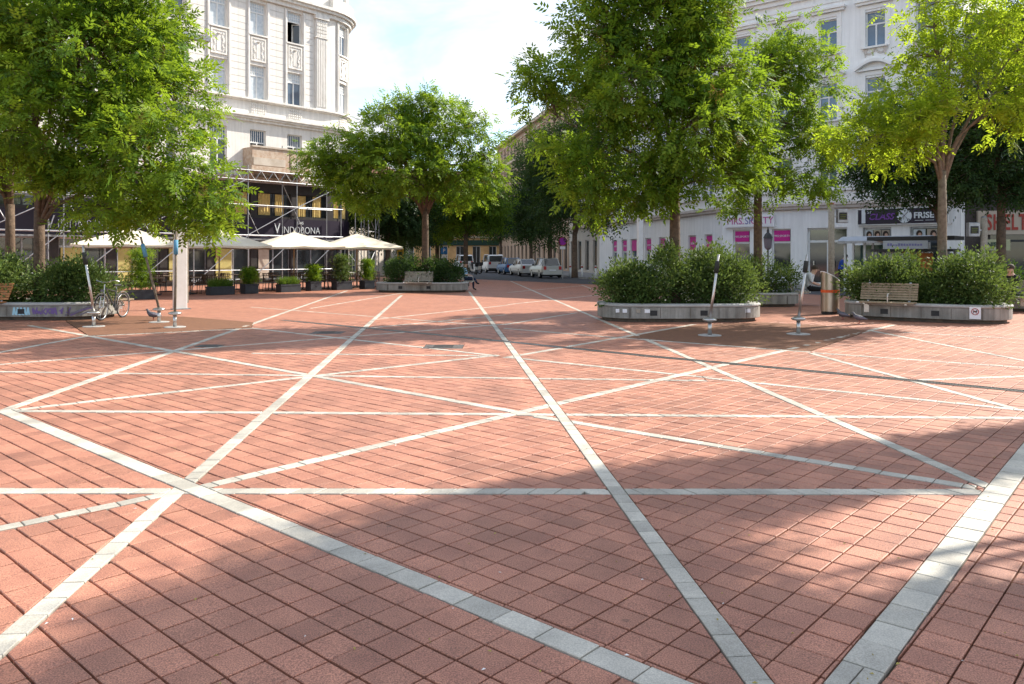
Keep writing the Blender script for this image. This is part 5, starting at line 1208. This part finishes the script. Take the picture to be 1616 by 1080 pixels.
# ------------------------------------------------------------ vehicles
def car(name, label, x, y, heading, paint, stations, W=1.72, wheels=(.75, 3.25), glass_from=2, roofcol=None, cat='car'):
    """stations along x (rear=0): (x, z_under, z_belt, z_roof, roof_halfwidth_factor)"""
    t = thing(name, label, cat, (x, y, 0), heading, 'cars parked along the street'); hw = W/2
    mb = MB(); n = len(stations)
    for (sx, zu, zb, zr, f) in stations:
        k = .90 if sx in (stations[0][0], stations[-1][0]) else 1
        mb.v += [(sx, -hw*.90*k, zu), (sx, -hw*k, zu+.18), (sx, -hw*.995*k, (zu+zb)/2+.08), (sx, -hw*.93*k, zb), (sx, hw*.93*k, zb), (sx, hw*.995*k, (zu+zb)/2+.08), (sx, hw*k, zu+.18), (sx, hw*.90*k, zu)]
    for i in range(n-1):
        for j in range(8): mb.f.append([i*8+j, i*8+(j+1) % 8, (i+1)*8+(j+1) % 8, (i+1)*8+j][::-1]); mb.m.append(0)
    mb.f += [list(range(8)), [(n-1)*8+j for j in range(8)][::-1]]; mb.m += [0, 0]
    mb.build('body', paint, t, bevel=.03)
    cab = [s_ for s_ in stations if s_[3] > s_[2]+.02]; i0 = stations.index(cab[0]); i1 = stations.index(cab[-1]); cc = ([stations[i0-1]] if i0 else []) + cab + ([stations[i1+1]] if i1+1 < n else [])
    g = MB(); rf = MB(); pts = []
    for (sx, zu, zb, zr, f) in cc: z = max(zr, zb); pts.append([(sx, -hw*.92, zb-.01), (sx, -hw*f, z), (sx, hw*f, z), (sx, hw*.92, zb-.01)])
    for a, b in zip(pts[:-1], pts[1:]):
        g.add([a[0], b[0], b[1], a[1]], [(0,1,2,3)]); g.add([a[3], a[2], b[2], b[3]], [(0,1,2,3)])
        ro = abs(b[1][2]-a[1][2]) < .22*abs(b[1][0]-a[1][0])+.01 and a[1][2] > a[0][2]+.2 and b[1][2] > b[0][2]+.2
        (rf if ro else g).add([a[1], b[1], b[2], a[2]], [(0,1,2,3)])
    g.add(pts[0][::-1], [(0,1,2,3)]) if not i0 else None
    g.build('glazing', 'glass_dark', t)
    if rf.f:
        rf.build('roof', paint, t)
    pl = MB()
    for a in pts[1:-1] if len(pts) > 3 else pts:
        for s_ in (0, 1): pl.bar(a[0 if s_ == 0 else 3], a[1 if s_ == 0 else 2], .07, .05)
    for s_ in (1, 2): pl.path([p[s_] for p in pts], .035, 5)
    pl.build('pillars', paint, t)
    for wx in wheels:
        for s_ in (-1, 1):
            w = MB(); r_ = .31; c = (wx, s_*(hw-.10), r_); ang = [2*math.pi*k/18 for k in range(18)]
            for yy, rr in ((-.1,r_*.7), (-.1,r_*.95), (-.07,r_), (.07,r_), (.1,r_*.95), (.1,r_*.7)): w.v += [(c[0]+rr*math.cos(a), c[1]+yy, c[2]+rr*math.sin(a)) for a in ang]
            for i in range(5):
                for k in range(18): w.f.append([i*18+k, i*18+(k+1) % 18, (i+1)*18+(k+1) % 18, (i+1)*18+k]); w.m.append(0)
            wo_ = w.build('wheel', 'rubber_tyre', t, smooth=True)
            m2 = MB(); m2.prism_y([(c[0]+r_*.68*math.cos(a), c[2]+r_*.68*math.sin(a)) for a in ang], c[1]+s_*.085-.01, c[1]+s_*.085+.01); m2.build('rim', 'rim', wo_)
    zb = stations[0][2]
    for s_ in (-1, 1):
        y_ = s_*hw*.70; MB().box(-.02, .06, y_-.11, y_+.11, zb-.28, zb-.02).build('tail_light', 'tail_red', t); xe = stations[-1][0]; MB().box(xe-.08, xe+.01, y_-.14, y_+.14, .58, .74).build('headlight', 'glass', t)
        MB().box(stations[0][0]+2.35, stations[0][0]+2.5, s_*(hw+.02)-.06, s_*(hw+.02)+.06, zb, zb+.13).build('mirror', 'plastic', t)
    MB().box(-.05, .1, -hw*.88, hw*.88, .27, .46).build('bumper', 'plastic' if cat == 'van' else paint, t); MB().box(-.055, -.03, -.26, .26, .55 if cat == 'car' else .80, .66 if cat == 'car' else .91).build('number_plate', 'sign_white', t)
    MB().box(.3, stations[-1][0]-.3, -hw*.8, hw*.8, .16, .3).build('underside', 'black', t)
HEAD = math.atan2(SD.y, SD.x)
hatch = [(0, .30, .92, .92, .7), (.18, .26, .97, .97, .72), (.55, .25, .98, 1.47, .66), (1.4, .25, .97, 1.52, .70), (2.25, .25, .95, 1.48, .68), (3.05, .25, .93, .94, .72), (3.65, .28, .80, .80, .7), (3.9, .32, .62, .62, .65)]
sedan = [(0, .32, .90, .90, .7), (.15, .27, .99, .99, .72), (.75, .26, 1.0, 1.0, .70), (1.35, .26, .99, 1.40, .64), (2.3, .26, .97, 1.43, .68), (2.9, .26, .96, 1.36, .66), (3.5, .26, .93, .94, .72), (4.25, .28, .80, .80, .7), (4.55, .32, .6, .6, .65)]
van = [(0, .34, 1.12, 1.12, .8), (.04, .30, 1.13, 1.72, .76), (.5, .28, 1.13, 1.82, .80), (2.2, .28, 1.10, 1.83, .82), (2.7, .28, 1.06, 1.74, .74), (3.4, .28, 1.0, 1.01, .76), (4.1, .30, .86, .86, .72), (4.4, .34, .66, .66, .66)]
def park(u, v): return gp(u, v)
for args in ((('parked_car', 'silver beige hatchback nearest in the row of parked cars'), (872, 439.3), 'car_silver', hatch, 1.72, 'car'), (('parked_car', 'silver saloon between the nearest hatchback and the blue car'), (838, 436.3), 'car_white', sedan, 1.76, 'car'),
             (('parked_car', 'blue hatchback before the white delivery van'), (812, 433.6), 'car_blue', hatch, 1.72, 'car'), (('delivery_van', 'white delivery van with dark rear window among the parked cars'), (783, 430.6), 'car_white', van, 1.84, 'van'), (('delivery_van', 'pale van half hidden by the motor scooters at the left of the street'), (736, 427.5), 'car_white', van, 1.86, 'van')):
    (nm, lb_), (u, v), pt, stn, w_, ct = args; x, y = gp(u, v); car(nm, lb_, x, y, HEAD + R(2), pt, stn, w_, (.75, 2.95) if stn is hatch else (.85, 3.6), cat=ct)
def scooter(label, u, v, rot, col):
    x, y = gp(u, v); t = thing('motor_scooter', label, 'scooter', (x, y, 0), rot, 'motor scooters at the kerb')
    for wx in (0, 1.25):
        o = MB().path([(wx+.24*math.cos(k*.449), 0, .26+.24*math.sin(k*.449)) for k in range(14)], .055, 6, closed=True).build('wheel', 'rubber_tyre', t, smooth=True); MB().lathe([(.13,-.03), (.13,.03)], 10).build('hub', 'rim', o, (wx,0,.26))
    mb = MB(); mb.prism_y([(-.2,.42), (.15,.34), (.45,.22), (.85,.22), (1.02,.5), (1.12,.92), (1.0,.95), (.88,.5), (.72,.33), (.55,.38), (.52,.70), (-.22,.72)], -.15, .15); mb.build('body', col, t, bevel=.03)
    MB().box(-.2, .5, -.13, .13, .72, .80).build('seat', 'black', t, bevel=.03); MB().path([(1.05,-.32,1.02), (1.06,-.1,.98), (1.06,.1,.98), (1.05,.32,1.02)], .018, 6).build('handlebar', 'dark_metal', t)
    MB().tube((1.25,0,.26), (1.08,0,.9), .035, n=6).build('fork', 'galv', t); MB().box(1.06,1.12,-.08,.08,.78,.9).build('headlight', 'glass', t); MB().box(-.3,0,-.17,.17,.80,1.1).build('top_box', 'black', t, bevel=.03)
scooter('silver motor scooter leaning left of the white van', 757, 432, R(160), 'car_silver'); scooter('dark motor scooter beside the pale van', 745, 431.5, R(130), 'car_dark'); scooter('pale motor scooter with black top box nearest the seated man', 752, 433.5, R(100), 'car_white')
# ------------------------------------------------------------ bicycle
x, y = gp(155, 507); t = thing('bicycle', 'bicycle with slim dark tyres parked behind the tilted pole at the graffiti planter', 'bicycle', (x, y+.15, 0), R(88))
def wheel(wx):
    o = MB().path([(wx+.32*math.cos(k*.1745), 0, .335+.32*math.sin(k*.1745)) for k in range(36)], .018, 6, closed=True).build('wheel', 'rubber_tyre', t, smooth=True)
    MB().path([(wx+.295*math.cos(k*.1745), 0, .335+.295*math.sin(k*.1745)) for k in range(36)], .010, 5, closed=True).build('rim', 'rim', o, smooth=True)
    mb = MB()
    for k in range(18): a = k*math.pi/9; mb.tube((wx, (.02 if k % 2 else -.02), .335), (wx+.29*math.cos(a), 0, .335+.29*math.sin(a)), .0028, n=3)
    mb.build('spokes', 'steel', o); MB().tube((wx,-.05,.335), (wx,.05,.335), .02, n=8).build('hub', 'steel', o)
wheel(0); wheel(1.05)
mb = MB(); H_, SE_, BB, RA = (.17,0,.86), (.72,0,.80), (.62,0,.30), (1.05,0,.335)
for a, b, r_ in ((H_,BB,.018), ((.18,0,.82),(.70,0,.72),.016), (BB,SE_,.016), (BB,RA,.011), ((.70,0,.70),RA,.010)): mb.tube(a, b, r_, n=8)
mb.build('frame', 'car_dark', t); mb = MB(); mb.path([(0,.045,.335), (.08,.045,.66), (.12,0,.72), (.17,0,.93)], .013, 6); mb.path([(0,-.045,.335), (.08,-.045,.66), (.12,0,.72)], .011, 6); mb.build('fork', 'steel', t)
mb = MB(); mb.path([(.32,-.29,1.0), (.2,-.24,1.03), (.15,-.06,.98), (.15,.06,.98), (.2,.24,1.03), (.32,.29,1.0)], .012, 6); mb.build('handlebar', 'steel', t)
mb = MB(); mb.prism([(.60,-.03), (.66,-.05), (.86,-.085), (.88,0), (.86,.085), (.66,.05), (.60,.03)], .86, .91); mb.build('saddle', 'black', t, bevel=.015); MB().tube(SE_, (.74,0,.87), .013, n=6).build('seat_post', 'steel', t)
MB().box(.02,.08,-.03,.03,.74,.80).build('front_lamp', 'glass', t); mb = MB(); mb.lathe([(.09,-.004), (.09,.004)], 14); o = mb.build('chainring', 'dark_metal', t, (.62,-.05,.30)); o.rotation_euler = (R(90),0,0); MB().bar((.62,-.08,.30), (.62,-.08,.13), .02, .012).build('crank', 'dark_metal', t)
mb = MB(); mb.path([(.0+.37*math.cos(R(a)), 0, .335+.37*math.sin(R(a))) for a in range(20, 150, 12)], .014, 5); mb.path([(1.05+.37*math.cos(R(a)), 0, .335+.37*math.sin(R(a))) for a in range(10, 150, 12)], .014, 5); mb.build('mudguard', 'rim', t)
# ------------------------------------------------------------ people
def person(label, loc, rot, J, cl, hair=True, group=None):
    """skin-modifier body from joints; J name -> (x,y,z); faces towards -y before rotation"""
    t = thing('person', label, 'person', loc, rot)
    E_ = [('pelvis','belly'),('belly','chest'),('chest','neck'),('neck','head'),('head','crown'),('chest','sl'),('sl','el'),('el','wl'),('wl','hl'),('chest','sr'),('sr','er'),('er','wr'),('wr','hr'),('pelvis','pl'),('pl','kl'),('kl','al'),('al','tl'),('pelvis','pr'),('pr','kr'),('kr','ar'),('ar','tr')]
    rad = dict(pelvis=.145, belly=.135, chest=.155, neck=.06, head=.098, crown=.085, sl=.075, el=.05, wl=.033, hl=.04, pl=.10, kl=.065, al=.042, tl=.036); rad.update({k[:-1]+'r': v for k, v in list(rad.items()) if k in ('sl','el','wl','hl','pl','kl','al','tl')})
    names = list(J); me = bpy.data.meshes.new('p'); me.from_pydata([J[k] for k in names], [(names.index(a), names.index(b)) for a, b in E_], []); o = bpy.data.objects.new('p', me); C.objects.link(o)
    sk = o.modifiers.new('s', 'SKIN'); sk.use_smooth_shade = True
    for i, k in enumerate(names): v = me.skin_vertices[0].data[i]; r_ = rad[k]; v.radius = (r_, r_); v.use_root = (k == 'pelvis')
    ss = o.modifiers.new('u', 'SUBSURF'); ss.levels = 2; ss.render_levels = 2
    dg = bpy.context.evaluated_depsgraph_get(); m2 = bpy.data.meshes.new_from_object(o.evaluated_get(dg)); bpy.data.objects.remove(o)
    mats = ['skin', cl[0], cl[1], 'shoe']; m2.materials.clear()
    for m_ in mats: m2.materials.append(MATS[m_])
    seg = [(Vector(J[a]), Vector(J[b]), a, b) for a, b in E_]
    for p in m2.polygons:
        c = p.center; best = 9; kd = 1
        for a, b, na, nb_ in seg:
            ab = b-a; tt = max(0, min(1, (c-a).dot(ab)/max(ab.length_squared, 1e-6))); d = (c-a-ab*tt).length - (rad[na]+(rad[nb_]-rad[na])*tt)*.6
            if d < best:
                best = d
                if nb_ in ('neck',): kd = 1 if tt < .8 else 0
                elif nb_ in ('head','crown','hl','hr'): kd = 0
                elif nb_ in ('wl','wr'): kd = cl[2]
                elif nb_ in ('pl','pr','kl','kr','al','ar'): kd = 2
                elif nb_ in ('tl','tr'): kd = 3
                else: kd = 1
                if na == 'pelvis' and nb_ == 'belly' and tt < .25: kd = 2
        p.material_index = kd; p.use_smooth = True
    link('body', m2, t)
    hd = Vector(J['head'])*.45 + Vector(J['crown'])*.55
    if hair:
        mb = MB(); nn = 12; c = hd + Vector((0,.02,.03))
        for i in range(6):
            ph = R(-12 + 102*i/5); mb.v += [(c.x+.112*math.cos(ph)*math.cos(a*.5236), c.y+.122*math.cos(ph)*math.sin(a*.5236), c.z+.118*math.sin(ph)) for a in range(nn)]
        for i in range(5):
            for k in range(nn): mb.f.append([i*nn+k, i*nn+(k+1) % nn, (i+1)*nn+(k+1) % nn, (i+1)*nn+k]); mb.m.append(0)
        mb.build('hair', 'hair', t, smooth=True)
    mb = MB(); f = hd + Vector((0,-.095,-.02)); mb.add([f+Vector((-.016,0,-.025)), f+Vector((.016,0,-.025)), f+Vector((0,-.03,-.02)), f+Vector((0,.0,.035))], [(0,1,2),(1,3,2),(3,0,2),(0,3,1)]); mb.build('nose', 'skin', t)
    for e in (-1,1): MB().box(hd.x+e*.036-.012, hd.x+e*.036+.012, hd.y-.104, hd.y-.094, hd.z+.005, hd.z+.018).build('eye', 'hair', t)
    MB().box(hd.x-.024, hd.x+.024, hd.y-.098, hd.y-.090, hd.z-.062, hd.z-.052).build('mouth', 'sign_red', t)
    for e, w_, h_ in ((-1,'wl','hl'), (1,'wr','hr')):
        fg = MB(); a = Vector(J[h_]); d = (a - Vector(J[w_])).normalized(); s_ = Vector((e,0,.1))
        for k in range(4): q = a + s_*(-.027+.018*k); fg.path([tuple(q), tuple(q+d*.04), tuple(q+d*.07+Vector((0,0,-.02)))], [.009,.0085,.006], 5)
        fg.path([tuple(a-s_*.03-d*.03), tuple(a-s_*.06+d*.0), tuple(a-s_*.055+d*.035)], [.010,.009,.007], 5)
        fg.build('fingers', 'skin', t)

    return t
sit = dict(pelvis=(0,0,.58), belly=(0,.02,.74), chest=(0,.03,.95), neck=(0,0,1.13), head=(0,-.03,1.23), crown=(0,-.035,1.33), sl=(-.19,.02,1.03), el=(-.24,-.06,.78), wl=(-.16,-.26,.70), hl=(-.11,-.32,.70), sr=(.19,.02,1.03), er=(.24,-.06,.78), wr=(.14,-.27,.72), hr=(.09,-.33,.71), pl=(-.10,-.04,.56), kl=(-.13,-.44,.55), al=(-.14,-.46,.12), tl=(-.14,-.60,.05), pr=(.10,-.04,.56), kr=(.06,-.45,.60), ar=(-.06,-.62,.36), tr=(-.10,-.74,.34))
q = gp(733, 457.5); person('man in light blue shirt sitting with crossed legs at the far planter', (-2.28, 38.15, 0), R(80), dict(sit), ('shirt_blue', 'trousers', 0))
sit2 = dict(sit); sit2.update(kr=(.13,-.44,.55), ar=(.14,-.46,.12), tr=(.14,-.60,.05), chest=(0,-.05,.93), neck=(0,-.12,1.09), head=(0,-.17,1.17), crown=(0,-.21,1.26))
q = on(P4, 2.6, .05); person('person in pale grey top sitting behind the litter bin', (q[0], q[1], 0), P4.rotation_euler.z + R(75), sit2, ('shirt_grey', 'cloth_black', 0))
stand = dict(pelvis=(0,.03,.95), belly=(0,0,1.12), chest=(0,-.08,1.34), neck=(0,-.15,1.50), head=(0,-.20,1.58), crown=(0,-.25,1.68), sl=(-.19,-.06,1.41), el=(-.25,-.10,1.12), wl=(-.20,-.28,.96), hl=(-.17,-.35,.94), sr=(.19,-.06,1.41), er=(.25,-.10,1.12), wr=(.18,-.30,1.0), hr=(.14,-.36,.99), pl=(-.10,.03,.90), kl=(-.11,-.03,.50), al=(-.11,.05,.10), tl=(-.13,-.11,.04), pr=(.10,.03,.90), kr=(.12,-.08,.50), ar=(.12,-.02,.10), tr=(.14,-.18,.04))
q = gp(1327, 457.5); person('standing person in a bright blue jacket looking down before the shop door', (q[0], q[1], .0), R(60), stand, ('jacket_blue', 'cloth_black', 1))
q = on(P6, -2.75, -.45); q = gp(1607, 495); person('person in black clothes sitting at the right picture edge', (q[0]+.1, q[1]+.5, 0), R(-62), dict(sit), ('cloth_black', 'cloth_black', 1))
bench('slatted bench under the person in black at the right picture edge', q[0]+.1, q[1]+.62, R(-62), 1.2, 'wood_grey')
# ------------------------------------------------------------ pigeons, fallen leaves and crumbs
def pigeon(label, u, v, rot, s_=1.0):
    x, y = gp(u, v); t = thing('pigeon', label, 'pigeon', (x, y, 0), rot, 'pigeons on the paving')
    mb = MB(); mb.path([(.17*s_,0,.10*s_), (.10*s_,0,.115*s_), (.02*s_,0,.125*s_), (-.06*s_,0,.145*s_), (-.10*s_,0,.185*s_), (-.115*s_,0,.225*s_), (-.135*s_,0,.245*s_), (-.155*s_,0,.238*s_)], [.012*s_,.035*s_,.062*s_,.06*s_,.038*s_,.026*s_,.026*s_,.012*s_], 10); mb.build('body', 'pigeon', t, smooth=True)
    for e in (-1,1):
        mb = MB(); mb.path([(-.07*s_,e*.05*s_,.155*s_), (.0,e*.062*s_,.14*s_), (.09*s_,e*.045*s_,.12*s_), (.17*s_,e*.015*s_,.11*s_)], [.012*s_,.03*s_,.022*s_,.004*s_], 6); mb.build('wing', 'graffiti_grey', t, smooth=True)
        MB().path([(.0,e*.025*s_,.08*s_), (.005,e*.03*s_,.005), (-.035*s_,e*.03*s_,.003)], .005*s_, 5).build('leg', 'sign_red', t)
    MB().tube((-.16*s_,0,.238*s_), (-.19*s_,0,.228*s_), .006*s_, .002, 5).build('beak', 'black', t)
pigeon('grey pigeon on the brown surface beside the blue gripped pole', 242, 506, R(15), 1.15)
pigeon('grey pigeon nearest the litter bin', 1330, 505, R(-50), 1.1); pigeon('grey pigeon pecking right of another pigeon by the right planter', 1356, 511, R(-25), 1.1)
rr_ = random.Random(12); mb = MB()
for k in range(240):
    y = 3 + 16*rr_.random()**1.7; x = rr_.uniform(-.68, .68)*y; a = rr_.uniform(0, 6.28); s_ = rr_.uniform(.004, .012); c_, n_ = math.cos(a)*s_, math.sin(a)*s_; z = .004
    mb.k = 0 if rr_.random() < .75 else 1; mb.add([(x-c_,y-n_,z), (x+n_*.5,y-c_*.5,z+.004), (x+c_,y+n_,z+.003), (x-n_*.5,y+c_*.5,z+.006)], [(0,1,2,3)])
o = mb.build('fallen_leaves', ['leafbit', 'litter']); tag(o, 'scattered small dry leaf bits and crumbs on the paving', 'debris', kind='stuff')
